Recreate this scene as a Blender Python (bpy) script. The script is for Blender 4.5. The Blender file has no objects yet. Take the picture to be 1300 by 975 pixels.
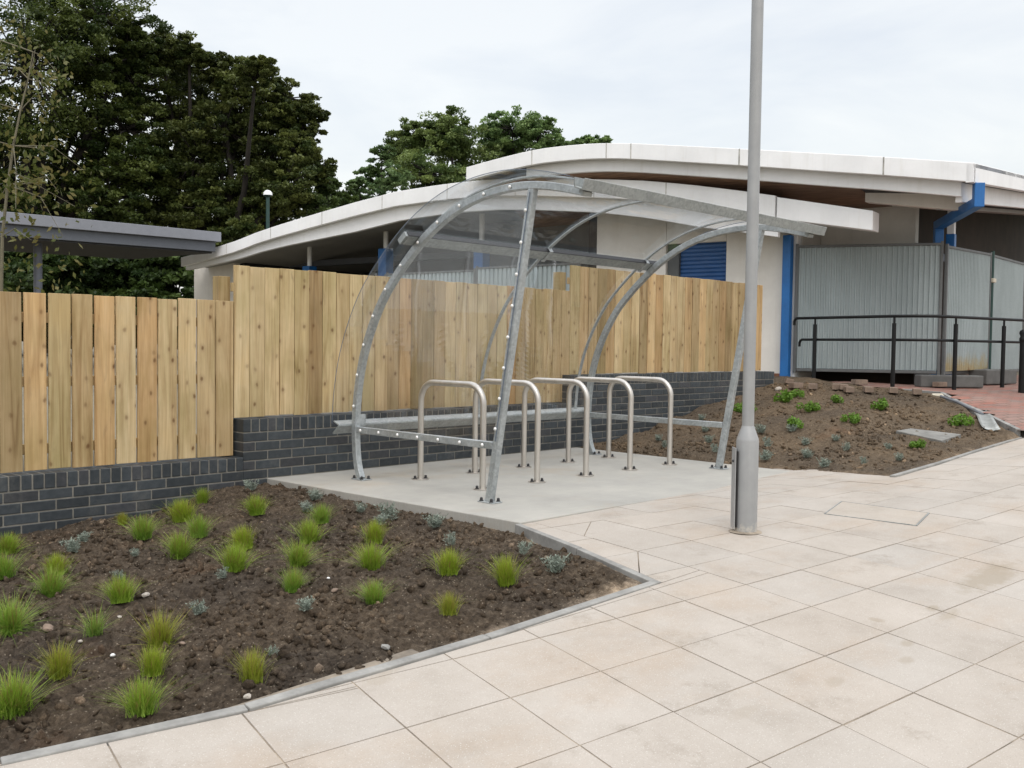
import bpy, math, random
import numpy as np
from mathutils import Vector, Matrix
random.seed(7); rng = np.random.default_rng(7)
PI = math.pi
S = bpy.context.scene
COL = S.collection
EYE = 1.0926                                   # eye height above the concrete pad (pad top is z = 0)
FOC, PITCH, ROLL, YAW = 1228.6, -0.0395, 0.0133, 0.7923

# ------------------------------------------------------------------ camera
cy, sy, cp, sp = math.cos(YAW), math.sin(YAW), math.cos(PITCH), math.sin(PITCH)
Fv = np.array([sy*cp, cy*cp, sp]); R0 = np.array([cy, -sy, 0.0]); U0 = np.cross(R0, Fv)
Rv = R0*math.cos(ROLL)+U0*math.sin(ROLL); Uv = U0*math.cos(ROLL)-R0*math.sin(ROLL)
cam = bpy.data.cameras.new('camera'); camo = bpy.data.objects.new('camera', cam); COL.objects.link(camo)
cam.sensor_width = 36; cam.lens = FOC*36/1300; cam.clip_end = 3000; cam.clip_start = 0.05
M = Matrix.Identity(4)
for i in range(3):
    M[i][0] = Rv[i]; M[i][1] = Uv[i]; M[i][2] = -Fv[i]; M[i][3] = (0, 0, EYE)[i]
camo.matrix_world = M; S.camera = camo

def ray(u, v): return Fv+Rv*(u-650)/FOC-Uv*(v-487.5)/FOC
def at_depth(u, v, d): return ray(u, v)*d+np.array([0, 0, EYE])
def at_ground(u, v, zf, t0=1.5, t1=30):
    D = ray(u, v); t = t0
    while t < t1:
        P = D*t
        if P[2]+EYE < zf(P[0], P[1]): break
        t += .01
    return np.array([P[0], P[1], float(zf(P[0], P[1]))])

# ------------------------------------------------------------------ helpers
def link(o, parent=None):
    COL.objects.link(o)
    if parent: o.parent = parent
    return o
def tag(o, label=None, cat=None, group=None, kind=None):
    if label: o['label'] = label
    if cat: o['category'] = cat
    if group: o['group'] = group
    if kind: o['kind'] = kind
    return o
def thing(name, label, cat, loc=(0, 0, 0), group=None):
    o = bpy.data.objects.new(name, None); o.empty_display_size = .1; link(o); o.location = loc
    return tag(o, label, cat, group)
def npmesh(name, V, F, cols=None, smooth=False):
    V = np.asarray(V, np.float32); F = np.asarray(F, np.int32); k = F.shape[1]
    me = bpy.data.meshes.new(name); me.vertices.add(len(V)); me.loops.add(F.size); me.polygons.add(len(F))
    me.vertices.foreach_set('co', V.ravel()); me.loops.foreach_set('vertex_index', F.ravel())
    me.polygons.foreach_set('loop_start', np.arange(0, F.size, k, dtype=np.int32))
    me.polygons.foreach_set('loop_total', np.full(len(F), k, np.int32))
    if smooth: me.polygons.foreach_set('use_smooth', np.ones(len(F), bool))
    if cols is not None:
        a = me.color_attributes.new('tint', 'FLOAT_COLOR', 'POINT'); c = np.ones((len(V), 4), np.float32); c[:, :3] = cols
        a.data.foreach_set('color', c.ravel())
    me.update(calc_edges=True); me.validate()
    return me
class MB:
    def __init__(s): s.v = []; s.f = []; s.c = []; s.col = None; s.sm = []
    def add(s, vs, fs, smooth=False):
        n = len(s.v); s.v += [tuple(map(float, p)) for p in vs]; s.f += [tuple(i+n for i in f) for f in fs]
        s.sm += [smooth]*len(fs)
        s.c += [s.col or (1, 1, 1)]*len(vs); return s
    def box(s, x0, x1, y0, y1, z0, z1, fn=None):
        p = [(x0, y0, z0), (x1, y0, z0), (x1, y1, z0), (x0, y1, z0), (x0, y0, z1), (x1, y0, z1), (x1, y1, z1), (x0, y1, z1)]
        if fn: p = [fn(*q) for q in p]
        return s.add(p, [(0, 3, 2, 1), (4, 5, 6, 7), (0, 1, 5, 4), (1, 2, 6, 5), (2, 3, 7, 6), (3, 0, 4, 7)])
    def tube(s, path, r, n=10, caps=True):
        P = [Vector(p) for p in path]; m = len(P); rr = r if hasattr(r, '__len__') else [r]*m
        T = [((P[min(i+1, m-1)]-P[i]).normalized()+(P[i]-P[max(i-1, 0)]).normalized()).normalized() for i in range(m)]
        a = Vector((0, 0, 1)) if abs(T[0].z) < .9 else Vector((1, 0, 0))
        N = (a-T[0]*a.dot(T[0])).normalized(); vs = []
        for i in range(m):
            N = (N-T[i]*N.dot(T[i])).normalized(); B = T[i].cross(N)
            vs += [P[i]+(N*math.cos(2*PI*k/n)+B*math.sin(2*PI*k/n))*rr[i] for k in range(n)]
        fs = [(i*n+k, i*n+(k+1) % n, (i+1)*n+(k+1) % n, (i+1)*n+k) for i in range(m-1) for k in range(n)]
        s.add(vs, fs, True)
        if caps: 
            s.add(vs[:n], [tuple(range(n))[::-1]]); s.add(vs[-n:], [tuple(range(n))])
        return s
    def cyl(s, c, r0, r1, z0, z1, n=24): return s.tube([(c[0], c[1], z0), (c[0], c[1], z1)], [r0, r1], n)
    def prism(s, poly, fn, a, b):
        """polygon of 2D points placed by fn(p, q, depth) between two depths"""
        n = len(poly); vs = [fn(p, q, a) for p, q in poly]+[fn(p, q, b) for p, q in poly]
        return s.add(vs, [tuple(range(n))[::-1], tuple(range(n, 2*n))]+[(i, (i+1) % n, n+(i+1) % n, n+i) for i in range(n)])
    def strip(s, lo, hi, fn, a, b):
        """solid strip between two 2D polylines of the same length"""
        n = len(lo); vs = []
        for d in (a, b): vs += [fn(p, q, d) for p, q in lo]+[fn(p, q, d) for p, q in hi]
        fs = []
        for i in range(n-1):
            fs += [(i, i+1, n+i+1, n+i), (2*n+i, 3*n+i, 3*n+i+1, 2*n+i+1), (i, 2*n+i, 2*n+i+1, i+1), (n+i, n+i+1, 3*n+i+1, 3*n+i)]
        fs += [(0, n, 3*n, 2*n), (n-1, 3*n-1, 4*n-1, 2*n-1)]
        return s.add(vs, fs)
    def build(s, name, mat, parent=None, bevel=0, seg=2, kind=None, tint=False, recalc=True):
        me = bpy.data.meshes.new(name); me.from_pydata(s.v, [], s.f)
        me.polygons.foreach_set('use_smooth', s.sm)
        if tint:
            a = me.color_attributes.new('tint', 'FLOAT_COLOR', 'POINT')
            a.data.foreach_set('color', np.c_[np.array(s.c, np.float32), np.ones(len(s.v), np.float32)].ravel())
        if recalc:
            import bmesh
            bm = bmesh.new(); bm.from_mesh(me); bmesh.ops.recalc_face_normals(bm, faces=bm.faces); bm.to_mesh(me); bm.free()
        me.materials.append(mat); o = link(bpy.data.objects.new(name, me), parent)
        if bevel:
            b = o.modifiers.new('bevel', 'BEVEL'); b.width = bevel; b.segments = seg; b.limit_method = 'ANGLE'; b.angle_limit = .6
        if kind: o['kind'] = kind
        return o
def copy_tree(o, parent=None):
    c = o.copy(); COL.objects.link(c)
    if parent: c.parent = parent
    for ch in list(o.children): copy_tree(ch, c)
    return c

# vectorised value noise
_perm = rng.random((256, 256)).astype(np.float32)
def vnoise(x, y):
    xi = np.floor(x).astype(int); yi = np.floor(y).astype(int); fx = x-xi; fy = y-yi
    fx = fx*fx*(3-2*fx); fy = fy*fy*(3-2*fy); g = lambda a, b: _perm[a % 256, b % 256]
    return (g(xi, yi)*(1-fx)+g(xi+1, yi)*fx)*(1-fy)+(g(xi, yi+1)*(1-fx)+g(xi+1, yi+1)*fx)*fy
def fbm(x, y, sc, oct=4, gain=.5):
    t = 0; a = 1; n = 0
    for k in range(oct):
        t = t+a*vnoise(x*sc+17.3*k, y*sc+9.1*k); n += a; a *= gain; sc *= 2.03
    return t/n-.5

# ------------------------------------------------------------------ materials
class NT:
    def __init__(s, name):
        s.m = bpy.data.materials.new(name); s.m.use_nodes = True; s.t = s.m.node_tree; s.N = s.t.nodes; s.L = s.t.links
        s.bsdf = s.N['Principled BSDF']; s.out = s.N['Material Output']; s._co = None
    def n(s, typ, **k):
        o = s.N.new(typ)
        for a, b in k.items():
            if a.startswith('i_'):
                key = a[2:]; o.inputs[int(key) if key.isdigit() else key.replace('_', ' ')].default_value = b
            else: setattr(o, a, b)
        return o
    def l(s, a, b): s.L.new(a, b)
    @property
    def co(s):
        if s._co is None: s._co = s.n('ShaderNodeTexCoord').outputs['Object']
        return s._co
    def mapv(s, scale=(1, 1, 1), rot=(0, 0, 0), loc=(0, 0, 0), src=None):
        m = s.n('ShaderNodeMapping'); m.inputs['Scale'].default_value = scale; m.inputs['Rotation'].default_value = rot; m.inputs['Location'].default_value = loc
        s.l(src or s.co, m.inputs['Vector']); return m.outputs[0]
    def noise(s, sc, detail=4, rough=.55, src=None, dist=0):
        k = s.n('ShaderNodeTexNoise'); k.inputs['Scale'].default_value = sc; k.inputs['Detail'].default_value = detail
        k.inputs['Roughness'].default_value = rough; k.inputs['Distortion'].default_value = dist
        s.l(src or s.co, k.inputs['Vector']); return k.outputs['Fac']
    def ramp(s, fac, stops):
        r = s.n('ShaderNodeValToRGB'); e = r.color_ramp.elements
        while len(e) < len(stops): e.new(.5)
        for x, (p, c) in zip(e, stops): x.position = p; x.color = (*c, 1) if len(c) == 3 else c
        s.l(fac, r.inputs[0]); return r.outputs[0]
    def mix(s, a, b, fac=.5, mode='MIX'):
        m = s.n('ShaderNodeMix', data_type='RGBA', blend_type=mode)
        for sock, v in ((m.inputs[0], fac), (m.inputs[6], a), (m.inputs[7], b)):
            if hasattr(v, 'links'): s.l(v, sock)
            else: sock.default_value = v if isinstance(v, float) else (*v, 1)
        return m.outputs[2]
    def mth(s, op, a, b=0.0, clamp=False):
        m = s.n('ShaderNodeMath', operation=op); m.use_clamp = clamp
        for sock, v in ((m.inputs[0], a), (m.inputs[1], b)):
            if hasattr(v, 'links'): s.l(v, sock)
            else: sock.default_value = v
        return m.outputs[0]
    def tint(s): return s.n('ShaderNodeAttribute', attribute_name='tint').outputs['Color']
    def bump(s, h, strength=.3, dist=.01):
        b = s.n('ShaderNodeBump'); b.inputs['Strength'].default_value = strength; b.inputs['Distance'].default_value = dist
        s.l(h, b.inputs['Height']); s.l(b.outputs[0], s.bsdf.inputs['Normal']); return b
    def done(s, col, rough=.7, metal=0.0, spec=.5):
        for k, v in (('Base Color', col), ('Roughness', rough), ('Metallic', metal), ('Specular IOR Level', spec)):
            if hasattr(v, 'links'): s.l(v, s.bsdf.inputs[k])
            else: s.bsdf.inputs[k].default_value = v if isinstance(v, float) else (*v, 1)
        return s.m
def sc3(c, k): return tuple(min(1, x*k) for x in c)
def plain(name, c, rough=.6, metal=0.0, var=.12, sc=6, fine=60, bumps=.1, bd=.003, spec=.5):
    t = NT(name); a = t.ramp(t.noise(sc, 5, .6), [(.3, sc3(c, 1-var)), (.7, sc3(c, 1+var))])
    f = t.noise(fine, 3); b = t.mix(a, t.ramp(f, [(.3, (.85,)*3), (.7, (1.08,)*3)]), .6, 'MULTIPLY')
    if bumps: t.bump(f, bumps, bd)
    return t.done(b, rough, metal, spec)
MT = {}
def mk():
    # wood
    t = NT('timber'); tn = t.tint()
    sp_ = t.n('ShaderNodeSeparateColor'); t.l(tn, sp_.inputs[0])
    off = t.n('ShaderNodeVectorMath', operation='MULTIPLY_ADD'); t.l(tn, off.inputs[0]); off.inputs[1].default_value = (31, 17, 43); t.l(t.co, off.inputs[2])
    v = off.outputs[0]
    grain = t.noise(9, 6, .6, t.mapv((1.8, 1.8, .10), src=v), 1.2)
    fineg = t.noise(60, 3, .6, t.mapv((1.5, 1.5, .05), src=v), .4)
    blot = t.noise(2.2, 4, .6, t.mapv((1, 1, .7), src=v))
    base = t.ramp(grain, [(.26, (.285, .190, .098)), (.42, (.435, .325, .185)), (.56, (.51, .398, .240)), (.78, (.57, .465, .305))])
    base = t.mix(base, t.ramp(fineg, [(.3, (.80, .77, .72)), (.7, (1.06, 1.05, 1.03))]), .7, 'MULTIPLY')
    base = t.mix(base, t.ramp(blot, [(.32, (.72, .74, .62)), (.55, (1, 1, 1)), (.75, (1.1, 1.04, .92))]), .8, 'MULTIPLY')
    tone = t.ramp(sp_.outputs[2], [(0, (.62, .58, .50)), (.1, (.80, .76, .70)), (.3, (.97, .93, .86)), (.7, (1.1, 1.1, 1.08)), (1, (1.18, 1.17, 1.12))])
    base = t.mix(base, tone, 1.0, 'MULTIPLY')
    base = t.mix(base, t.ramp(sp_.outputs[0], [(0, (.965, 1.0, .95)), (.3, (1, 1, 1)), (.75, (1, 1, 1)), (.9, (1.02, .93, .86)), (1, (.95, .80, .68))]), 1.0, 'MULTIPLY')
    strk = t.noise(5, 5, .6, t.mapv((2.2, 2.2, .35), src=v, loc=(3, 1, 2)), .8)
    base = t.mix(base, (.21, .15, .085), t.mth('MULTIPLY', t.ramp(strk, [(.60, (0, 0, 0)), (.74, (1, 1, 1))]), .55))
    sx = t.n('ShaderNodeSeparateXYZ'); t.l(v, sx.inputs[0]); cx = t.n('ShaderNodeCombineXYZ'); t.l(t.mth('ADD', t.mth('MULTIPLY', sx.outputs[0], 7.0), t.mth('MULTIPLY', t.mth('SUBTRACT', t.noise(7, 3), .5), .35)), cx.inputs[0]); t.l(t.mth('MULTIPLY', sx.outputs[2], 4.6), cx.inputs[1])
    vor = t.n('ShaderNodeTexVoronoi', voronoi_dimensions='2D'); vor.inputs['Scale'].default_value = 1; vor.inputs['Randomness'].default_value = 1
    t.l(cx.outputs[0], vor.inputs['Vector'])
    knot = t.ramp(vor.outputs['Distance'], [(.03, (1, 1, 1)), (.065, (.7, .7, .7)), (.10, (.22, .22, .22)), (.22, (0, 0, 0))])
    sc_ = t.n('ShaderNodeSeparateColor'); t.l(vor.outputs['Color'], sc_.inputs[0])
    gate = t.mth('GREATER_THAN', sc_.outputs[0], .35)
    base = t.mix(base, (.13, .062, .024), t.mth('MULTIPLY', t.mth('MULTIPLY', knot, gate), t.mth('ADD', .35, t.mth('MULTIPLY', sc_.outputs[1], .6))))
    t.bump(grain, .25, .002); MT['wood'] = t.done(base, .78, 0.0, .25)
    # brick
    t = NT('engineering_brick'); tn = t.tint()
    b = t.mix(t.ramp(t.noise(22, 5), [(.3, (.027, .034, .040)), (.7, (.050, .058, .064))]), tn, 1.0, 'MULTIPLY')
    dust = t.ramp(t.noise(3.0, 7, .75), [(.54, (0, 0, 0)), (.78, (.6, .6, .6))]); b = t.mix(b, (.16, .155, .14), dust)
    t.bump(t.noise(140, 3), .3, .002); MT['brick'] = t.done(b, .55, 0.0, .45)
    MT['mortar'] = plain('mortar', (.20, .19, .165), .95, var=.25, sc=9, bumps=.3)
    # concrete pad
    t = NT('concrete'); a = t.ramp(t.noise(1.6, 6, .65), [(.3, (.315, .305, .28)), (.5, (.362, .35, .32)), (.7, (.41, .392, .355))])
    br = t.noise(20, 3, .5, t.mapv((.25, 6, 1)))
    a = t.mix(a, t.ramp(br, [(.3, (.93, .93, .92)), (.7, (1.04, 1.04, 1.04))]), .8, 'MULTIPLY')
    st = t.ramp(t.noise(.9, 5, .7), [(.55, (0, 0, 0)), (.72, (1, 1, 1))]); a = t.mix(a, (.35, .285, .205), t.mth('MULTIPLY', st, .5)); a = t.mix(a, (.22, .205, .18), t.mth('MULTIPLY', t.ramp(t.noise(3.1, 8, .8, t.mapv(loc=(7, 3, 0))), [(.58, (0, 0, 0)), (.75, (1, 1, 1))]), .45))
    a = t.mix(a, t.ramp(t.noise(160, 2), [(.3, (.88, .88, .88)), (.7, (1.06, 1.06, 1.06))]), .6, 'MULTIPLY')
    t.bump(t.noise(110, 4), .22, .003); MT['concrete'] = t.done(a, .85, 0.0, .3)
    MT['kerb'] = plain('kerb_concrete', (.255, .25, .235), .9, var=.3, sc=6, bumps=.3)
    # paving
    t = NT('paving_slabs'); tn = t.tint()
    a = t.ramp(t.noise(2.3, 7, .68), [(.28, (.325, .287, .247)), (.45, (.378, .338, .296)), (.72, (.425, .385, .343))])
    a = t.mix(a, tn, 1.0, 'MULTIPLY')
    wash = t.ramp(t.noise(1.1, 6, .7, t.mapv((1, 1.5, 1), loc=(3.1, 7.7, 0))), [(.50, (0, 0, 0)), (.68, (1, 1, 1))])
    a = t.mix(a, (.35, .25, .165), t.mth('MULTIPLY', wash, .30))
    dk = t.ramp(t.noise(2.8, 7, .75, t.mapv(loc=(11, 2, 0))), [(.57, (0, 0, 0)), (.70, (1, 1, 1))])
    a = t.mix(a, (.21, .175, .135), t.mth('MULTIPLY', dk, .45))
    spk = t.n('ShaderNodeTexVoronoi'); spk.inputs['Scale'].default_value = 125; t.l(t.co, spk.inputs['Vector'])
    s2 = t.ramp(spk.outputs['Distance'], [(.16, (1, 1, 1)), (.3, (0, 0, 0))])
    scl = t.n('ShaderNodeSeparateColor'); t.l(spk.outputs['Color'], scl.inputs[0])
    a = t.mix(a, (.52, .50, .46), t.mth('MULTIPLY', t.mth('MULTIPLY', s2, t.mth('GREATER_THAN', scl.outputs[0], .62)), .75))
    a = t.mix(a, (.27, .24, .2), t.mth('MULTIPLY', t.mth('MULTIPLY', s2, t.mth('LESS_THAN', scl.outputs[0], .10)), .6))
    a = t.mix(a, t.ramp(t.noise(230, 2), [(.3, (.90, .90, .89)), (.7, (1.06, 1.06, 1.06))]), .8, 'MULTIPLY')
    # damp patch and drips
    for (x, y, rx, ry, k) in STAINS:
        mp = t.mapv((1/rx, 1/ry, 0), loc=(-x/rx, -y/ry, 0))
        ln = t.n('ShaderNodeVectorMath', operation='LENGTH'); t.l(mp, ln.inputs[0])
        wob = t.mth('ADD', ln.outputs['Value'], t.mth('MULTIPLY', t.mth('SUBTRACT', t.noise(11, 5, .7), .5), 1.7))
        msk = t.ramp(wob, [(.45, (1, 1, 1)), (.95, (0, 0, 0))])
        a = t.mix(a, (.27, .225, .165), t.mth('MULTIPLY', msk, k))
    t.bump(t.noise(150, 4, .7), .3, .003); MT['paving'] = t.done(a, .82, 0.0, .3)
    MT['bedding'] = plain('bedding_sand', (.26, .217, .168), .95, var=.55, sc=7, bumps=.3)
    # soil
    for nm, c0, c1, c2 in (('soil', (.021, .0165, .012), (.072, .056, .041), (.175, .142, .106)), ('soil_pale', (.052, .039, .027), (.112, .086, .060), (.175, .138, .098))):
        t = NT(nm); a = t.ramp(t.noise(24, 9, .85), [(.34, c0), (.5, c1), (.68, c2)])
        a = t.mix(a, t.ramp(t.noise(1.3, 5, .6), [(.35, (.8, .8, .82)), (.65, (1.2, 1.14, 1.06))]), 1.0, 'MULTIPLY')
        red = t.ramp(t.noise(1.7, 5, .6, t.mapv(loc=(4.4, 1.3, 0))), [(.62, (0, 0, 0)), (.74, (1, 1, 1))])
        a = t.mix(a, (.19, .088, .040), t.mth('MULTIPLY', red, .22))
        a = t.mix(a, t.tint(), 1.0, 'MULTIPLY')
        vo = t.n('ShaderNodeTexVoronoi'); vo.inputs['Scale'].default_value = 70; t.l(t.co, vo.inputs['Vector'])
        vs = t.n('ShaderNodeSeparateColor'); t.l(vo.outputs['Color'], vs.inputs[0])
        chip = t.mth('MULTIPLY', t.mth('LESS_THAN', vo.outputs['Distance'], .26), t.mth('GREATER_THAN', vs.outputs[0], .80))
        a = t.mix(a, (.30, .25, .19), t.mth('MULTIPLY', chip, .7))
        t.bump(t.noise(60, 8, .8), 1.0, .016); MT[nm] = t.done(a, .95, 0.0, .15)
    MT['ground'] = plain('ground_earth', (.16, .14, .10), .95, var=.3, sc=.6)
    # metals
    def galv(name, c, rough=.5, metal=.55, sc=55, dull=.25):
        t = NT(name); vo = t.n('ShaderNodeTexVoronoi'); vo.inputs['Scale'].default_value = sc; t.l(t.co, vo.inputs['Vector'])
        cs = t.n('ShaderNodeSeparateColor'); t.l(vo.outputs['Color'], cs.inputs[0])
        a = t.ramp(cs.outputs[0], [(0, sc3(c, 1-dull*.55)), (1, sc3(c, 1+dull*.55))])
        a = t.mix(a, t.ramp(t.noise(5, 6, .7), [(.3, (.74, .76, .77)), (.7, (1.1, 1.1, 1.1))]), .9, 'MULTIPLY')
        r = t.ramp(t.noise(8, 5), [(.3, (rough-.12,)*3), (.7, (rough+.15,)*3)])
        return t.done(a, r, metal, .5)
    MT['galv'] = galv('galvanised_steel', (.43, .455, .46)); MT['galv_mid'] = galv('galvanised_dull', (.36, .385, .385), .58, .45); MT['galv_dark'] = galv('galvanised_dark', (.33, .345, .335), .6, .4)
    t = NT('stainless'); a = t.ramp(t.noise(30, 4, .6, t.mapv((1, 1, .06))), [(.3, (.52, .485, .44)), (.7, (.64, .605, .56))])
    MT['steel'] = t.done(a, .38, .85, .5)
    t = NT('lamp_paint'); a = t.ramp(t.noise(9, 5, .6), [(.3, (.30, .305, .31)), (.7, (.345, .35, .352))])
    a = t.mix(a, t.ramp(t.noise(6, 6, .7, t.mapv((4, 4, .25))), [(.4, (.93, .93, .92)), (.7, (1.03, 1.03, 1.03))]), .9, 'MULTIPLY')
    sz = t.n('ShaderNodeSeparateXYZ'); t.l(t.co, sz.inputs[0]); hh = t.mth('ADD', t.mth('MULTIPLY', t.mth('SUBTRACT', .075, sz.outputs[2]), 9), t.mth('MULTIPLY', t.mth('SUBTRACT', t.noise(26, 6, .75), .5), 2.2))
    a = t.mix(a, (.50, .47, .42), t.ramp(hh, [(.25, (0, 0, 0)), (.5, (.7, .7, .7))])); MT['lamp_grey'] = t.done(a, .42, .15, .5)
    MT['black'] = plain('black_paint', (.006, .0065, .007), .5, var=.3, bumps=.05, spec=.3)
    MT['bolt'] = plain('dark_bolt', (.02, .02, .022), .5)
    MT['cap'] = plain('white_cap', (.78, .78, .76), .35, var=.03, bumps=0)
    # clear sheet: thin clear plastic
    def clear(name, tintc, rough, gk, bk):
        t = NT(name); tr = t.n('ShaderNodeBsdfTransparent'); tr.inputs[0].default_value = (*tintc, 1)
        gl = t.n('ShaderNodeBsdfGlossy'); gl.inputs['Roughness'].default_value = rough; gl.inputs[0].default_value = (.9, .93, .95, 1)
        fr = t.n('ShaderNodeFresnel'); fr.inputs[0].default_value = 1.45
        mx = t.n('ShaderNodeMixShader'); f = t.mth('MULTIPLY', fr.outputs[0], gk); t.l(f, mx.inputs[0]); t.l(tr.outputs[0], mx.inputs[1]); t.l(gl.outputs[0], mx.inputs[2])
        b = t.n('ShaderNodeBump'); b.inputs['Strength'].default_value = bk; b.inputs['Distance'].default_value = .02; t.l(t.noise(2.2, 1), b.inputs['Height'])
        for q in (gl, fr): t.l(b.outputs[0], q.inputs['Normal'])
        df = t.n('ShaderNodeBsdfDiffuse'); df.inputs[0].default_value = (.6, .6, .6, 1)
        m2 = t.n('ShaderNodeMixShader'); t.l(t.ramp(t.noise(6, 6, .75), [(.5, (.0,)*3), (.8, (.012,)*3)]), m2.inputs[0]); t.l(mx.outputs[0], m2.inputs[1]); t.l(df.outputs[0], m2.inputs[2])
        t.l(m2.outputs[0], t.out.inputs[0]); return t.m
    MT['sheet'] = clear('clear_sheet', (.955, .962, .97), .03, .20, .25); MT['panel'] = clear('clear_panel', (.984, .986, .99), .02, .06, .03)
    MT['edge'] = plain('sheet_edge_tint', (.13, .165, .22), .3, bumps=0)
    # building
    def render_wall(name, c, streak=.25, sc=1.2):
        t = NT(name); a = t.ramp(t.noise(sc, 6, .65), [(.3, sc3(c, .90)), (.7, sc3(c, 1.05))])
        st = t.ramp(t.noise(3, 6, .7, t.mapv((3, 3, .22))), [(.52, (1, 1, 1)), (.8, (.74, .71, .64))])
        a = t.mix(a, st, streak, 'MULTIPLY'); t.bump(t.noise(90, 4), .12, .004); return t.done(a, .7, 0.0, .3)
    MT['white'] = render_wall('white_fascia', (.86, .865, .87), .3); MT['cream'] = render_wall('cream_render', (.76, .725, .665), .3, 2.2)
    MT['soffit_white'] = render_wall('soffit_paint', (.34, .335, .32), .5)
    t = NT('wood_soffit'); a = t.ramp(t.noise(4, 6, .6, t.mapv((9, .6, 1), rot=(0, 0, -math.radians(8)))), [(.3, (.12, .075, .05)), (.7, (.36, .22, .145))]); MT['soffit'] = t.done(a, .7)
    MT['joint'] = plain('joint_stain', (.34, .33, .30), .8, var=.4, sc=9); MT['joint_pale'] = plain('joint_pale', (.50, .49, .46), .8, var=.25, sc=9)
    MT['blue'] = plain('blue_paint', (.012, .125, .37), .45, var=.12, sc=4, bumps=.04)
    MT['shutter'] = plain('blue_shutter', (.018, .085, .25), .5, var=.12, sc=4, bumps=.04)
    MT['blue_frame'] = plain('dark_blue_frame', (.010, .02, .06), .5)
    MT['dark_brick'] = plain('brown_brick', (.030, .021, .014), .9, var=.35, sc=2)
    MT['charcoal'] = plain('charcoal_panel', (.022, .023, .024), .85, var=.35, sc=3, fine=25)
    MT['red_brick'] = plain('red_brick', (.24, .105, .06), .9, var=.3, sc=8)
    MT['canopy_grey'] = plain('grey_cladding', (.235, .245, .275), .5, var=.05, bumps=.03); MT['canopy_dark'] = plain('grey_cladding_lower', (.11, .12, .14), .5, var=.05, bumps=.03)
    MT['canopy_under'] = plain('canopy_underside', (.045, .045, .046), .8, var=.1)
    MT['canopy_post'] = plain('canopy_post_paint', (.13, .14, .17), .5)
    MT['drab'] = plain('drab_board', (.10, .105, .105), .8, var=.3, sc=1.2)
    MT['glass_dark'] = plain('window_dark', (.012, .014, .015), .12, var=.3)
    # hoarding
    for nm, rust in (('hoarding', 0), ('hoarding_rust', 1)):
        t = NT(nm); a = t.ramp(t.noise(2.2, 6, .65, t.mapv((1, 1, .35))), [(.3, (.32, .37, .375)), (.7, (.41, .465, .47))])
        a = t.mix(a, t.ramp(t.noise(40, 3), [(.3, (.92, .92, .92)), (.7, (1.05, 1.05, 1.05))]), .7, 'MULTIPLY')
        if rust:
            sz = t.n('ShaderNodeSeparateXYZ'); t.l(t.co, sz.inputs[0])
            h = t.mth('ADD', t.mth('MULTIPLY', t.mth('SUBTRACT', .52, sz.outputs[2]), 1.9), t.mth('MULTIPLY', t.mth('SUBTRACT', t.noise(4, 7, .75), .5), 1.3))
            a = t.mix(a, (.40, .30, .12), t.ramp(h, [(.35, (0, 0, 0)), (.75, (.75, .75, .75))]))
            a = t.mix(a, (.20, .07, .02), t.ramp(h, [(.92, (0, 0, 0)), (1.0, (.8, .8, .8))]))
        MT[nm] = t.done(a, .55, .15, .5)
    MT['hoard_frame'] = plain('hoarding_frame_steel', (.14, .145, .145), .6, .3)
    # block path
    t = NT('red_block_path'); br = t.n('ShaderNodeTexBrick'); t.l(t.mapv((1, 1, 1), rot=(0, 0, .5)), br.inputs['Vector'])
    br.inputs['Scale'].default_value = 1; br.inputs['Brick Width'].default_value = .2; br.inputs['Row Height'].default_value = .1; br.inputs['Mortar Size'].default_value = .006
    br.inputs['Color1'].default_value = (.30, .135, .105, 1); br.inputs['Color2'].default_value = (.235, .17, .15, 1); br.inputs['Mortar'].default_value = (.11, .085, .065, 1)
    a = t.mix(br.outputs[0], t.ramp(t.noise(2, 6, .7), [(.3, (.75, .75, .75)), (.7, (1.2, 1.16, 1.1))]), .9, 'MULTIPLY'); t.bump(br.outputs[1], -.4, .004)
    MT['blocks'] = t.done(a, .85, 0.0, .3)
    MT['loose_brick'] = plain('loose_brick', (.215, .158, .12), .9, var=.25, sc=14, bumps=.3)
    MT['stone'] = plain('pale_stone', (.42, .38, .33), .9, var=.25, sc=30, bumps=.4)
    MT['plate'] = plain('dusty_cover_plate', (.20, .195, .18), .7, .1, var=.3, sc=7, bumps=.2)
    MT['shaft'] = plain('spade_shaft', (.16, .17, .19), .5); MT['handle'] = plain('spade_handle', (.55, .50, .40), .6); MT['blade'] = plain('spade_blade', (.36, .37, .35), .4, .5, var=.25, sc=12)
    MT['green_metal'] = plain('green_lamp_paint', (.015, .05, .042), .45); MT['globe'] = plain('white_lamp_shade', (.8, .8, .8), .4, var=.02)
    MT['bark'] = plain('bark', (.020, .016, .012), .95, var=.4, sc=5, fine=30, bumps=.6, bd=.02); MT['bark_pale'] = plain('young_bark', (.15, .135, .09), .9, var=.2)
    def leaf(name, trans=.3, rough=.55):
        t = NT(name); tn = t.tint(); t.done(tn, rough, 0.0, .3)
        tr = t.n('ShaderNodeBsdfTranslucent'); t.l(tn, tr.inputs[0]); mx = t.n('ShaderNodeMixShader'); mx.inputs[0].default_value = trans
        t.l(t.bsdf.outputs[0], mx.inputs[1]); t.l(tr.outputs[0], mx.inputs[2]); t.l(mx.outputs[0], t.out.inputs[0]); return t.m
    MT['leaf'] = leaf('foliage', .35); MT['blade_grass'] = leaf('grass_blades', .3); MT['silver'] = leaf('silver_leaves', .1, .7)

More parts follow.
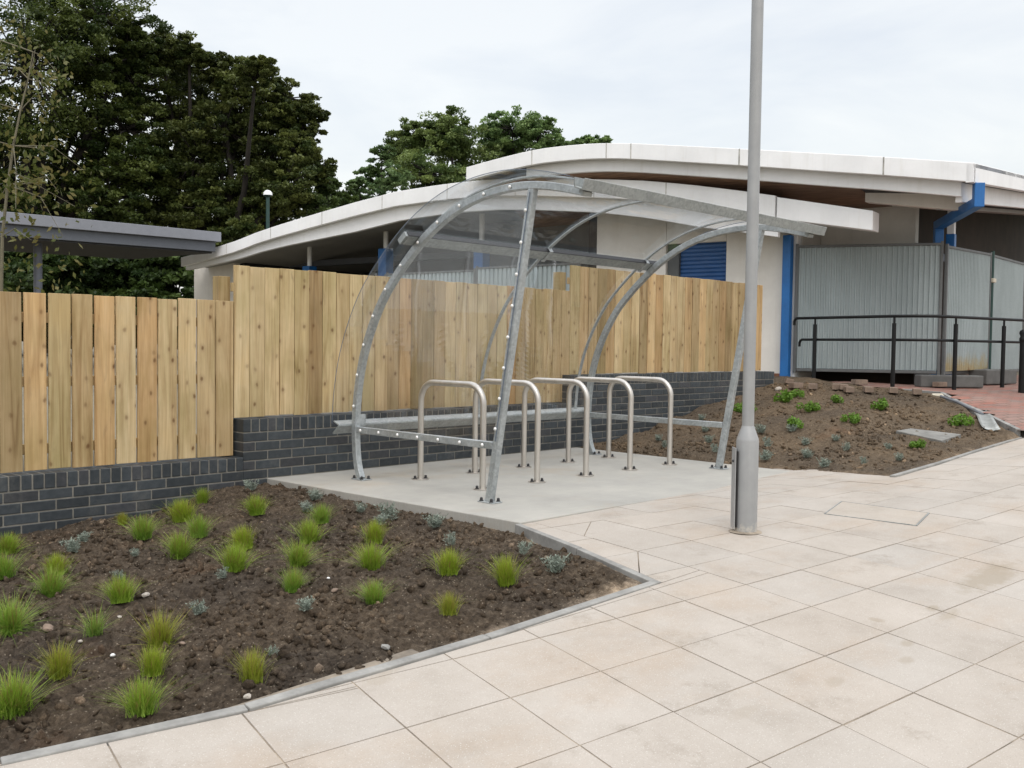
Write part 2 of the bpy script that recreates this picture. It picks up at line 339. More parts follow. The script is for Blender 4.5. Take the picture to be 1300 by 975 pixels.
# ------------------------------------------------------------------ terrain functions
Q = [-0.67023, 0.1127, 0.20039, -0.16796, 0.4174, 0.3801, 3.33732, 2.95209, 0.00063, -0.0271, -0.01081]
def surf(x, y):
    x = np.clip(x, -4, 12.5); y = np.clip(y, -1.5, 4.3)
    z = Q[0]+Q[1]*x+Q[2]*y+Q[8]*x*x+Q[9]*x*y+Q[10]*y*y
    return np.minimum(z, .42)
def idw(ctrl, p=3):
    C = np.array(ctrl, float)
    def f(x, y):
        x = np.asarray(x, float); y = np.asarray(y, float); d2 = (x[..., None]-C[:, 0])**2+(y[..., None]-C[:, 1])**2+.03
        w = d2**(-p/2); return (w*C[:, 2]).sum(-1)/w.sum(-1)
    return f
TIP = (3.83, 2.74)
KERB = [(4.29, 4.14), (4.06, 3.44), TIP]
KERB_B = [TIP, (2.7, 2.765), (1.65, 2.83), (.93, 2.97), (-.4, 3.28), (-3, 3.9)]
def s_(x, y, d=0): return (x, y, float(surf(x, y))+d)
soil_left = idw([(2.16, 6.84, -.225), (2.95, 6.84, -.185), (3.95, 6.84, -.035), (1, 6.84, -.27), (-1, 6.84, -.32), (-3, 6.8, -.36), (4.16, 6.4, -.045), (4.2, 5.6, -.055), (4.24, 4.9, -.06), (4.27, 4.3, -.06),
    s_(4.15, 3.7, -.05), s_(3.95, 3.1, -.02), s_(3.7, 2.85, -.012), s_(3.2, 2.8, -.008), s_(2.5, 2.82, -.008), s_(1.65, 2.87, -.012), s_(.93, 3.0, -.012), s_(0, 3.25, -.012), s_(-1.5, 3.65, -.012), s_(-3, 4, -.012),
    (3.0, 3.8, -.055), (2.2, 4.0, -.10), (1.3, 4.4, -.14), (3.2, 5, -.085), (2.3, 5.4, -.14), (1.2, 5.8, -.20), (3.4, 6, -.075), (0, 5.5, -.25)])
soil_right = idw([(7.93, 4.3, .0), (7.93, 5, .0), (7.93, 6, .0), (7.93, 6.84, .01), (8.3, 6.84, .03), (9, 6.84, .10), (9.78, 6.84, .26), (10.55, 6.84, .385), (11.24, 6.84, .47), (11.7, 6.84, .57), (12.1, 6.84, .62), (13.0, 7.0, .66), (13.9, 7.4, .66),
    s_(7.5, 3.16, .008), s_(8.43, 3.16, .008), s_(9.1, 3.2, .01), s_(9.75, 3.3, .02), (10.2, 3.3, .20), (10.8, 3.25, .265), (11.5, 3.8, .36), (12.3, 4.35, .46), (13.1, 4.9, .535), (13.5, 5.9, .57), (13.6, 6.5, .60),
    (9.9, 4.0, .23), (9.9, 4.9, .33), (8.8, 4.6, .10), (8.7, 5.6, .09), (11, 5.2, .44), (11.2, 6.2, .5), (12.3, 5.8, .57), (12.3, 6.6, .62), (10, 6, .31), (8.4, 3.8, .075)])
path_z = idw([(10.82, 3.23, .29), (11.9, 4.05, .42), (13.11, 4.92, .545), (13.6, 5.9, .58), (14.2, 7.2, .60), (15.5, 4.95, .565), (18, 5.8, .56), (18, 8, .6), (12.5, 2.6, .34), (14, 3.6, .45), (18, 2, .5), (14, 2, .42), (11, 2.9, .28), (22, 5, .56), (22, 9, .6)])
STAINS = []
for (u, v, rx, ry, k) in ((1255, 733, .36, .11, .6), (1112, 787, .035, .05, .5), (1152, 817, .05, .03, .45), (1150, 838, .05, .03, .4), (1205, 782, .10, .04, .45), (1060, 866, .07, .03, .3), (945, 905, .12, .04, .22), (478, 865, .09, .05, .28), (500, 850, .1, .04, .25), (1185, 772, .05, .03, .5)):
    p = at_ground(u, v, surf); STAINS.append((p[0], p[1], rx, ry, k))
mk()

# ------------------------------------------------------------------ world and sun
W = bpy.data.worlds.new('World'); S.world = W; W.use_nodes = True
nt = W.node_tree; N = nt.nodes; L = nt.links; bg = N['Background']
sky = N.new('ShaderNodeTexSky'); sky.sky_type = 'NISHITA'; sky.sun_disc = False
SUN_EL, SUN_AZ = math.radians(52), math.radians(215)      # azimuth from +Y clockwise: the sun is behind the camera to the left
sky.sun_elevation = SUN_EL; sky.sun_rotation = SUN_AZ; sky.dust_density = 4; sky.air_density = 1.5
L.new(sky.outputs[0], bg.inputs[0]); bg.inputs[1].default_value = .05
tc = N.new('ShaderNodeTexCoord'); sep = N.new('ShaderNodeSeparateXYZ'); L.new(tc.outputs['Generated'], sep.inputs[0])
grad = N.new('ShaderNodeMapRange'); grad.inputs[1].default_value = .35; grad.inputs[2].default_value = 1; grad.inputs[3].default_value = .70; grad.inputs[4].default_value = 2.05
L.new(sep.outputs[2], grad.inputs[0])
mp = N.new('ShaderNodeMapping'); mp.inputs['Scale'].default_value = (1.0, 1.0, 3.2); L.new(tc.outputs['Generated'], mp.inputs[0])
cn = N.new('ShaderNodeTexNoise'); cn.inputs['Scale'].default_value = 3.4; cn.inputs['Detail'].default_value = 6; cn.inputs['Roughness'].default_value = .55; cn.inputs['Distortion'].default_value = .3
L.new(mp.outputs[0], cn.inputs[0])
cr = N.new('ShaderNodeValToRGB'); e = cr.color_ramp.elements
e[0].position = .36; e[0].color = (.965, .99, 1.035, 1); e[1].position = .60; e[1].color = (1.13, 1.13, 1.12, 1)
L.new(cn.outputs['Fac'], cr.inputs[0])
b2 = N.new('ShaderNodeBackground'); L.new(cr.outputs[0], b2.inputs[0]); L.new(grad.outputs[0], b2.inputs[1])
ad = N.new('ShaderNodeAddShader'); L.new(bg.outputs[0], ad.inputs[0]); L.new(b2.outputs[0], ad.inputs[1]); L.new(ad.outputs[0], N['World Output'].inputs[0])
sl = bpy.data.lights.new('sun', 'SUN'); sl.energy = .75; sl.angle = math.radians(25); sl.color = (1, .975, .94)
so = link(bpy.data.objects.new('sun', sl))
sd = Vector((math.sin(SUN_AZ)*math.cos(SUN_EL), math.cos(SUN_AZ)*math.cos(SUN_EL), math.sin(SUN_EL)))
so.rotation_euler = sd.to_track_quat('Z', 'Y').to_euler(); so.location = sd*50
S.view_settings.view_transform = 'Standard'; S.view_settings.look = 'None'; S.view_settings.exposure = 0; S.view_settings.gamma = 1
S.view_settings.use_curve_mapping = False
S.render.engine = 'CYCLES'; S.cycles.transparent_max_bounces = 16; S.cycles.max_bounces = 8

# ------------------------------------------------------------------ ground structures
def inpoly(x, y, poly):
    r = np.zeros(np.shape(x), bool); n = len(poly)
    for i in range(n):
        x0, y0 = poly[i]; x1, y1 = poly[(i+1) % n]
        c = ((y0 > y) != (y1 > y)) & (x < (x1-x0)*(y-y0)/((y1-y0) or 1e-9)+x0); r ^= c
    return r
def sheet(name, xs, ys, zf, mat, poly=None, kind='structure', tintf=None, smooth=True):
    X, Y = np.meshgrid(xs, ys); Z = zf(X, Y); nx, ny = len(xs), len(ys)
    V = np.c_[X.ravel(), Y.ravel(), np.broadcast_to(Z, X.shape).ravel()]
    I = np.arange(nx*ny).reshape(ny, nx); Fc = np.stack([I[:-1, :-1], I[:-1, 1:], I[1:, 1:], I[1:, :-1]], -1).reshape(-1, 4)
    if poly is not None:
        cx = V[Fc, 0].mean(1); cyy = V[Fc, 1].mean(1); Fc = Fc[inpoly(cx, cyy, poly)]
        used = np.unique(Fc); mp = np.zeros(len(V), int); mp[used] = np.arange(len(used)); V = V[used]; Fc = mp[Fc]
    cols = np.ones((len(V), 3)) if tintf is None else tintf(V)
    me = npmesh(name, V, Fc, cols, smooth); me.materials.append(mat)
    o = link(bpy.data.objects.new(name, me)); 
    if kind: o['kind'] = kind
    return o
def gz(x, y):
    f = surf(x, y)-.7
    b = np.clip(.1+.042*x, -.2, .58)
    w = np.clip((y-6.9)/.3, 0, 1); z = f*(1-w)+b*w
    far = np.clip((np.hypot(x, y)-60)/200, 0, 1); return z*(1-far)+.3*far
ga = np.concatenate([[-900, -400, -150, -60, -25], np.arange(-12, 31, .5), [40, 70, 150, 400, 900]])
gb = np.concatenate([[-900, -400, -150, -60, -25], np.arange(-12, 6.9, .5), [6.95, 7.15], np.arange(7.5, 31, .5), [40, 70, 150, 400, 900]])
sheet('ground', ga, gb, gz, MT['ground'])
# paving bed and slabs
BED_P = [(4.14, 6.9), (4.28, 4.14), TIP, (2.7, 2.765), (1.65, 2.83), (.93, 2.97), (-.4, 3.28), (-5, 4.3), (-5, 6.9)]
PAD_P = [(4.14, 6.9), (7.95, 6.9), (7.95, 4.29), (6.4, 4.12), (4.28, 4.135)]
RB_P = [(7.95, 6.9), (13.6, 6.9), (13.1, 4.92), (10.8, 3.3), (9.0, 3.45), (7.95, 4.5)]
PATH_P = [(10.82, 3.23), (13.1, 4.92), (13.6, 6.9), (24, 9), (24, 1.2)]
def clip(poly, a, b, inside=True):
    """keep the side of line a-b (left when inside)"""
    out = []; n = len(poly); s = 1 if inside else -1
    d = [s*((b[0]-a[0])*(p[1]-a[1])-(b[1]-a[1])*(p[0]-a[0])) for p in poly]
    for i in range(n):
        j = (i+1) % n
        if d[i] >= 0: out.append(poly[i])
        if (d[i] >= 0) != (d[j] >= 0):
            t = d[i]/(d[i]-d[j]); out.append((poly[i][0]+t*(poly[j][0]-poly[i][0]), poly[i][1]+t*(poly[j][1]-poly[i][1])))
    return out
def area(p): return sum(p[i][0]*p[(i+1) % len(p)][1]-p[(i+1) % len(p)][0]*p[i][1] for i in range(len(p)))/2
def ccw(p): return p if area(p) > 0 else p[::-1]
def subtract(polys, hole):
    hole = ccw(hole); res = []
    for p in polys:
        rest = p
        for i in range(len(hole)):
            a, b = hole[i], hole[(i+1) % len(hole)]
            o = clip(rest, a, b, False)
            if len(o) > 2 and abs(area(o)) > 1e-5: res.append(o)
            rest = clip(rest, a, b, True)
            if len(rest) < 3: break
    return res
def touches(p, hole):
    xs = [q[0] for q in hole]; ys = [q[1] for q in hole]
    return max(q[0] for q in p) > min(xs) and min(q[0] for q in p) < max(xs) and max(q[1] for q in p) > min(ys) and min(q[1] for q in p) < max(ys)
th, gs, gr, gx, gy = Q[3], Q[4], Q[5], Q[6], Q[7]
gu = np.array([math.cos(th), math.sin(th)]); gvv = np.array([math.sin(th), -math.cos(th)])
CUTS = [((734.6, 695.4), (750, 663)), ((811.5, 724.6), (808.5, 684.6))]
CUTS = [(at_ground(*a, surf)[:2], at_ground(*b, surf)[:2]) for a, b in CUTS]
mb = MB(); prng = random.Random(5)
for i in range(-26, 34):
    for j in range(-7, 26):
        o = np.array([gx, gy])+gu*gs*i+gvv*gr*j
        cell = [tuple(o), tuple(o+gu*gs), tuple(o+gu*gs+gvv*gr), tuple(o+gvv*gr)]
        cc = np.mean(cell, 0)
        if not (-4 < cc[0] < 14 and -3 < cc[1] < 4.6): continue
        ps = [ccw(cell)]
        for hole in (BED_P, PAD_P, RB_P, PATH_P):
            if touches(cell, hole):
                hh_ = ccw(hole); q_ = ccw(cell)
                for m in range(len(hh_)):
                    q_ = clip(q_, hh_[m], hh_[(m+1) % len(hh_)], True)
                    if len(q_) < 3: break
                if len(q_) >= 3 and abs(area(q_)) > 1e-5: ps = subtract(ps, hole)
        for a, b in CUTS:
            mid = (np.array(a)+np.array(b))/2
            for p in list(ps):
                if inpoly(np.array(mid[0]), np.array(mid[1]), p): ps.remove(p); ps += [clip(p, a, b, True), clip(p, a, b, False)]
        k = prng.gauss(0, 1); g = 1+.015*k; w = prng.gauss(0, .006); mb.col = (g+w, g, g-w); dz = prng.gauss(0, .0006); tl = (prng.gauss(0, .0014), prng.gauss(0, .0014))
        for p in ps:
            if len(p) < 3 or abs(area(p)) < 2e-4: continue
            c = np.mean(p, 0); q = []
            # inset by the joint half-width
            n = len(p); p = ccw(p); r = p
            for m in range(n):
                a, b = np.array(p[m]), np.array(p[(m+1) % n]); dv = b-a; ln = np.hypot(*dv)
                if ln < 1e-4: continue
                nn = np.array([-dv[1], dv[0]])/ln*.0030; r = clip(r, a+nn, b+nn, True)
                if len(r) < 3: break
            if len(r) < 3: continue
            n = len(r)
            top = [(x, y, float(surf(x, y))+dz+tl[0]*(x-c[0])+tl[1]*(y-c[1])) for x, y in r]
            bot = [(x, y, z-.035) for x, y, z in top]
            mb.add(top+bot, [tuple(range(n))]+[(m, n+m, n+(m+1) % n, (m+1) % n) for m in range(n)])
mb.build('pavement', MT['paving'], kind='structure', tint=True, recalc=False, bevel=.0012, seg=1)
sheet('pavement_bedding', np.arange(-4.2, 13.6, .1), np.arange(-3.3, 4.5, .1), lambda x, y: surf(x, y)-.0032-.05*((x > 7.6) & (y > 3.4))-.05*(y > 4.0)-.6*inpoly(x, y, [(4.35, 6.9), (4.35, 4.1), (3.9, 2.78), (.93, 3.02), (-5, 4.35), (-5, 6.9)]), MT['bedding'])
# concrete pad
mb = MB(); pp = ccw(PAD_P); n = len(pp)
mb.prism(pp, lambda p, q, d: (p, q, d), -.2, 0); mb.build('concrete_pad', MT['concrete'], kind='structure', bevel=.006)
# kerbs
def kerb(name, line, w, zf, h=.012, side=1):
    mb = MB(); pts = []
    for (a, b) in zip(line[:-1], line[1:]):
        a = np.array(a); b = np.array(b); L_ = np.hypot(*(b-a)); k = max(1, round(L_/.9)); 
        dirv = (b-a)/L_; nn = np.array([-dirv[1], dirv[0]])*side
        for m in range(k):
            p = a+(b-a)*m/k+dirv*.003; q = a+(b-a)*(m+1)/k-dirv*.003; h1 = h+prng.gauss(0, .0015)
            c = [p, q, q+nn*w, p+nn*w]; zt = [zf(*x)+h1 for x in c]
            mb.add([(x[0], x[1], z-.12) for x, z in zip(c, zt)]+[(x[0], x[1], z) for x, z in zip(c, zt)], [(0, 3, 2, 1), (4, 5, 6, 7), (0, 1, 5, 4), (1, 2, 6, 5), (2, 3, 7, 6), (3, 0, 4, 7)])
    return mb.build(name, MT['kerb'], kind='structure', bevel=.004)
kerb('kerb', KERB, .042, lambda x, y: float(surf(x, y)), .006, -1)
kerb('kerb', KERB_B, .045, lambda x, y: float(surf(x, y)), .006, -1)
kerb('kerb', [(7.55, 3.18), (8.43, 3.18), (9.4, 3.22), (10.8, 3.24)], .05, lambda x, y: float(surf(x, y)), .014, 1)
kerb('kerb', [(10.84, 3.27), (11.9, 4.06), (13.08, 4.9), (13.25, 5.5)], .05, lambda x, y: float(path_z(x, y)), .012, 1)
sheet('block_path', np.arange(10.5, 24, .15), np.arange(1.2, 9.6, .15), lambda x, y: path_z(x, y), MT['blocks'], PATH_P)
# soil beds
def soilfn(base, amp):
    def f(x, y):
        x = np.asarray(x, float); y = np.asarray(y, float)
        n = fbm(x, y, 2.2, 3)*.7+fbm(x, y, 8, 5, .65)*1.1
        r = np.abs(fbm(x+5, y+3, 15, 4, .65)); r2 = np.abs(fbm(x+9, y+1, 34, 3, .6)); n = n+(.2-r)*1.3+(.18-r2)*.7
        return base(x, y)+amp*(n-.1)
    return f
SL = soilfn(soil_left, .060); SR = soilfn(soil_right, .040)
LEFT_POLY = [(4.19, 6.9), (4.31, 4.14), (4.09, 3.44), (3.82, 2.775), (2.7, 2.79), (1.65, 2.855), (.94, 2.995), (-.4, 3.305), (-3, 3.93), (-3, 6.9)]
RIGHT_POLY = [(7.97, 6.9), (7.93, 4.24), (7.5, 3.14), (8.43, 3.17), (9.4, 3.21), (10.8, 3.24), (11.85, 4.08), (13.05, 4.93), (13.3, 5.6), (13.55, 6), (14.4, 8.2), (12.2, 8.2), (12.2, 6.9)]
def edge_fade(P, amp=1.0):
    E_ = np.array(P); A = E_; B = np.roll(E_, -1, 0)
    def f(x, y):
        d = np.full(np.shape(x), 9.0)
        for a, b in zip(A, B):
            ab = b-a; t = np.clip(((x-a[0])*ab[0]+(y-a[1])*ab[1])/(ab@ab), 0, 1)
            d = np.minimum(d, np.hypot(x-a[0]-t*ab[0], y-a[1]-t*ab[1]))
        return np.clip(d/.12, .15, 1)
    return f
def faded(base, amp, P, drop=.0):
    ef = edge_fade(P); full = soilfn(base, amp)
    return lambda x, y: base(x, y)+(full(x, y)-base(x, y))*ef(np.asarray(x, float), np.asarray(y, float))-drop*np.clip(1-(ef(np.asarray(x, float), np.asarray(y, float))-.15)/.5, 0, 1)
SLf = faded(soil_left, .062, LEFT_POLY, .012); SRf = faded(soil_right, .042, RIGHT_POLY, .05)
sand = lambda P, c: (lambda V: (lambda e: np.stack([1+(c[0]-1)*e, 1+(c[1]-1)*e, 1+(c[2]-1)*e], -1))(np.clip(1-(edge_fade(P)(V[:, 0], V[:, 1])-.15)/.6+fbm(V[:, 0], V[:, 1], 6, 3)*2.0, 0, 1)*np.clip((V[:, 0]-2.2)/1.0, 0, 1)*np.clip((5.2-V[:, 1])/1.2, 0, 1)))
sheet('soil_bed', np.arange(-3, 4.35, .013), np.arange(2.7, 6.9, .015), SLf, MT['soil'], LEFT_POLY, tintf=sand(LEFT_POLY, (3.6, 3.7, 3.8)))
sheet('soil_bed', np.arange(7.5, 14.5, .022), np.arange(3.1, 8.3, .024), SRf, MT['soil_pale'], RIGHT_POLY, tintf=sand(RIGHT_POLY, (2.0, 2.0, 2.0)))
# loose clods: nobody could count them
def clods(name, n, xr, yr, poly, zf, mat, smin, smax, rs, pale=.1):
    r = np.random.default_rng(rs); V = []; Fc = []; C = []
    import bmesh
    bm = bmesh.new(); bmesh.ops.create_icosphere(bm, subdivisions=1, radius=1); bv = np.array([v.co for v in bm.verts]); bf = np.array([[v.index for v in f.verts] for f in bm.faces]); bm.free()
    x = r.uniform(*xr, n*4); y = r.uniform(*yr, n*4); cl = vnoise(x*2.1, y*2.1); k = inpoly(x, y, poly) & (r.random(n*4) < .15+cl*cl*1.8); x = x[k][:n]; y = y[k][:n]; n = len(x)
    s = smin+(smax-smin)*r.random(n)**4; z = zf(x, y)+s*.15
    q = r.normal(size=(n, 3, 3)); q, _ = np.linalg.qr(q)
    loc = bv[None]*(1+r.uniform(-.5, .35, (n, len(bv), 1)))*np.stack([s*r.uniform(.8, 1.5, n), s*r.uniform(.7, 1.1, n), s*r.uniform(.5, .9, n)], -1)[:, None]
    P = np.einsum('nvj,njk->nvk', loc, q)+np.stack([x, y, z], -1)[:, None]
    Fc = (bf[None]+(np.arange(n)*len(bv))[:, None, None]).reshape(-1, 3)
    c = r.uniform(.75, 1.4, n); c = np.where(r.random(n) < pale, c*2.2, c); cc = np.stack([c, c*.97, c*.94], -1)
    me = npmesh(name, P.reshape(-1, 3), Fc, np.repeat(cc, len(bv), 0)); me.materials.append(mat)
    o = link(bpy.data.objects.new(name, me)); o['kind'] = 'stuff'; return o
INL = [(4.17, 6.8), (4.25, 4.2), (4.02, 3.5), (3.74, 2.9), (2.7, 2.85), (1.65, 2.91), (.95, 3.05), (-.4, 3.35), (-3, 3.98), (-3, 6.8)]
tag(clods('soil_clods', 15000, (-1.5, 4.3), (2.8, 6.8), INL, SLf, MT['soil'], .0035, .026, 3, .04), 'lumpy dark brown clods of soil in the grass bed', 'soil clods')
INR = [(8, 6.8), (8, 4.4), (7.7, 3.3), (9.4, 3.35), (10.6, 3.4), (11.8, 4.2), (13, 5.1), (13.2, 6.4), (12.2, 6.8)]
tag(clods('soil_clods', 5000, (7.6, 13.4), (3.2, 6.85), INR, SRf, MT['soil_pale'], .005, .03, 4, .04), 'paler brown clods of soil on the sloping right bed', 'soil clods')

# ------------------------------------------------------------------ brick wall
WY = 6.84
bw = thing('brick_wall', 'low stepped wall of dark blue-grey bricks with upright coping bricks', 'wall', (4, WY, -.3))
bw_o = Vector(bw.location)
SEC = [(-3.0, 3.93, .185), (3.93, 7.83, .485), (7.83, 12.12, .785)]
mort = MB(); mb = MB(); cpm = MB(); br = random.Random(3)
def btint(): 
    k = br.uniform(.68, 1.25); w = br.choice([0, 0, 0, .0, 0, .15]); return (k*(1+w), k*(1+w*.15), k)
for si, (x0, x1, zt) in enumerate(SEC):
    loc = lambda x, y, z: (x-bw_o.x, y-bw_o.y, z-bw_o.z)
    mort.box(x0+.004, x1-.004 if si == 2 else x1, WY+.005, WY+.209, -.75, zt-.004, loc)
    # coping course, bricks on end
    x = x0; bwid = .065; 
    while x < x1-.02:
        w = min(bwid, x1-x); cpm.col = btint(); dz = br.gauss(0, .0012); dy = br.gauss(0, .001)
        cpm.box(x, x+w, WY-.001+dy, WY+.2145+dy, zt-.1025, zt+dz, loc); x += bwid+.0105
    row = 0; z = zt-.1125-.065
    while z > -.55:
        x = x0-(.1125 if row % 2 else 0)
        while x < x1-.005:
            a, b = max(x, x0), min(x+.215, x1)
            if b-a > .02:
                mb.col = btint(); dy = br.gauss(0, .0008); mb.box(a, b, WY+dy, WY+.214, z, z+.065, loc)
            x += .225
        z -= .075; row += 1
mort.build('mortar', MT['mortar'], bw); mb.build('brick_face', MT['brick'], bw, bevel=.003, seg=1, tint=True); cpm.build('coping', MT['brick'], bw, bevel=.004, seg=1, tint=True)
# ------------------------------------------------------------------ timber fence
FY = 6.96
fz = lambda z: EYE+(z-EYE)*(FY/6.93)
fe = thing('timber_fence', 'stepped close-boarded fence of new pale knotty timber on the brick wall', 'fence', (4, FY, .2)); fo = Vector(fe.location)
fr = random.Random(11)
floc = lambda x, y, z: (x-fo.x, y-fo.y, z-fo.z)
def fence_panel(x0, x1, pitch, z0, z1):
    mb = MB(); n = round((x1-x0)/pitch); w = (x1-x0)/n; x = x0
    for i in range(n):
        gap = fr.choice([.011, .013, .015, .017, .014]) if pitch > .156 else fr.choice([.003, .004, .006, .009])
        mb.col = (fr.random(), fr.random(), fr.random())
        dz = fr.gauss(0, .0025); dy = fr.gauss(0, .0015); tilt = fr.gauss(0, .0016); th_ = fr.gauss(0, .002)
        a, b = x+gap/2, x+w-gap/2
        mb.box(a, b, FY+dy, FY+.021+dy, z0+fr.gauss(0, .003), z1+dz, lambda X, Y, Z: floc(X+tilt*(Z-z0), Y+th_*(X-a)/.15, Z)); x += w
    return mb.build('fence_panel', MT['wood'], fe, bevel=.002, seg=1, tint=True)
FX = [-3.0, 3.914, 7.945, 11.97]
FZ = [(.193, fz(1.413)), (.495, fz(1.695)), (.792, fz(1.9706))]
for k, pitch in enumerate((.1571, .139, .155)): fence_panel(FX[k], FX[k+1], pitch, *FZ[k])
for k in range(3):
    mb = MB()
    for f in (.12, .5, .86):
        mb.col = (fr.random(), fr.random(), .3); z = FZ[k][0]+(FZ[k][1]-FZ[k][0])*f; mb.box(FX[k], FX[k+1], FY+.024, FY+.06, z-.035, z+.035, floc)
    mb.build('fence_rail', MT['wood'], fe, bevel=.002, tint=True)
for x, z0, z1 in [(3.865, .1, fz(1.61)), (7.885, .4, fz(1.895))]+[(x, .0, 1.25) for x in (-2, -.1, 1.9)]+[(5.9, .3, 1.5), (9.95, .6, 1.8), (11.9, .6, 1.85)]:
    mb = MB(); mb.col = (fr.random(), fr.random(), .12); mb.box(x-.05, x+.05, FY+.062, FY+.16, z0, z1, floc); mb.build('fence_post', MT['wood'], fe, bevel=.003, tint=True)

# ------------------------------------------------------------------ bike shelter
XF, XB = 4.675, 7.575
PROF = [(6.30, .008), (6.345, .1), (6.368, .22), (6.378, .39), (6.372, .55), (6.35, .72), (6.31, .90), (6.25, 1.07), (6.155, 1.26), (6.03, 1.45), (5.9, 1.585), (5.75, 1.72), (5.58, 1.855), (5.40, 1.965), (5.22, 2.05), (5.03, 2.11), (4.83, 2.147), (4.62, 2.163), (4.42, 2.155), (4.20, 2.118), (3.98, 2.062)]
def smooth_path(P, n=3):
    P = np.array(P, float)
    for _ in range(n):
        q = [P[0]]
        for a, b in zip(P[:-1], P[1:]): q += [a*.75+b*.25, a*.25+b*.75]
        q.append(P[-1]); P = np.array(q)
    return P
PS = smooth_path(PROF, 2)
def offs(P, d):
    P = np.array(P); T = np.gradient(P, axis=0); T /= np.linalg.norm(T, axis=1)[:, None]
    return P+np.c_[T[:, 1], -T[:, 0]]*d          # outward (away from the sheltered side)
sh = thing('bike_shelter', 'curved galvanised steel bike shelter with clear plastic roof on concrete pad', 'bike shelter', (6.1, 5.3, 0)); so_ = Vector(sh.location)
def yz(p, q, x): return (x-so_.x, p-so_.y, q-so_.z)
def dome(mb, c, nrm, r, n=10):
    c = Vector(c); nrm = Vector(nrm); a = nrm.orthogonal().normalized(); b = nrm.cross(a); vs = []; rings = [(0, 1), (.5, .93), (.85, .6)]
    for h, k in rings: vs += [c+nrm*r*h*.9+(a*math.cos(2*PI*i/n)+b*math.sin(2*PI*i/n))*r*k for i in range(n)]
    vs.append(c+nrm*r*.95); fs = [(j*n+i, j*n+(i+1) % n, (j+1)*n+(i+1) % n, (j+1)*n+i) for j in range(2) for i in range(n)]+[(2*n+i, 2*n+(i+1) % n, 3*n) for i in range(n)]
    mb.add(vs, fs, True)
capmesh = None
def cap(parent, p, nx):
    global capmesh
    if capmesh is None:
        mb = MB(); dome(mb, (0, 0, 0), (1, 0, 0), .0125); o = mb.build('cap_bolt', MT['cap'], parent); capmesh = o.data
    else: o = link(bpy.data.objects.new('cap_bolt', capmesh), parent)
    o.location = yz(p[0], p[1], p[2]); o.scale = (nx, 1, 1)
boltmesh = None
def bolt(parent, loc):
    global boltmesh
    if boltmesh is None:
        mb = MB(); mb.cyl((0, 0), .016, .016, 0, .004, 12); mb.cyl((0, 0), .0115, .0105, .004, .018, 6); dome(mb, (0, 0, .016), (0, 0, 1), .011)
        o = mb.build('bolt', MT['bolt'], parent); boltmesh = o.data
    else: o = link(bpy.data.objects.new('bolt', boltmesh), parent)
    o.location = loc
PFOOT, PTOP = np.array([4.813, .008]), np.array([4.437, 2.14])
for X, sgn in ((XF, -1), (XB, 1)):
    hw = .026
    mb = MB(); mb.strip(offs(PS, -.026), offs(PS, .026), yz, X-hw, X+hw); fo_ = mb.build('arched_frame', MT['galv'], sh, bevel=.005)
    mb = MB(); d = (PTOP-PFOOT)/np.linalg.norm(PTOP-PFOOT); nn = np.array([d[1], -d[0]])*.027
    mb.prism([PFOOT-nn, PFOOT+nn, PTOP+nn, PTOP-nn], yz, X-hw+.0015, X+hw-.0015); po = mb.build('raking_post', MT['galv'], sh, bevel=.005)
    ra, rb = np.array([6.352, .40]), np.array([4.775, .40])
    mb = MB(); mb.prism([ra-(0, .025), rb-(0, .025), rb+(0, .025), ra+(0, .025)], yz, X-hw+.003, X+hw-.003); ro = mb.build('side_rail', MT['galv'], sh, bevel=.004)
    xb = X+sgn*(hw+.006)
    # caps along the arch, the post and the rail
    arc = [(p, q) for p, q in PS if .5 < q and p > 4.5]; ls = np.r_[0, np.cumsum(np.hypot(*np.diff(np.array(arc), axis=0).T))]
    for t in np.linspace(.06, ls[-1]-.08, 11): cap(fo_, (np.interp(t, ls, [a[0] for a in arc]), np.interp(t, ls, [a[1] for a in arc]), xb), sgn)
    for t in np.linspace(.24, .93, 8): c = PFOOT+(PTOP-PFOOT)*t; cap(po, (c[0]+.012, c[1], xb), sgn)
    for t in np.linspace(.05, .945, 7): c = ra+(rb-ra)*t; cap(ro, (c[0], c[1], xb), sgn)
    # end panel bounded by arch, post and rail
    inner = [tuple(p) for p in PS if p[1] > .40 and p[0] > 4.44]
    poly = inner+[tuple(PFOOT+(PTOP-PFOOT)*t) for t in (.985, .5, .2)]
    mb = MB(); x0 = X+sgn*(hw+.0015); mb.prism(poly, yz, x0, x0+sgn*.0035); ep = mb.build('end_panel', MT['panel'], sh)
    mb = MB(); q0, q1 = PFOOT+(PTOP-PFOOT)*.2, PFOOT+(PTOP-PFOOT)*.985; mb.prism([q0-(.003, 0), q0+(.001, 0), q1+(.001, 0), q1-(.003, 0)], yz, x0, x0+sgn*.0042); mb.build('panel_edge', MT['edge'], ep)
    for fp, holder in (((6.30, 0), fo_), ((4.813, 0), po)):
        mb = MB(); mb.box(X-.05, X+.05, fp[0]-.075, fp[0]+.075, .001, .009, lambda x, y, z: yz(y, z, x)); bp = mb.build('base_plate', MT['galv'], holder, bevel=.002)
        for dx, dy in ((-.034, -.05), (.034, .05), (-.034, .05), (.034, -.05)): bolt(bp, yz(fp[0]+dy, .009, X+dx))
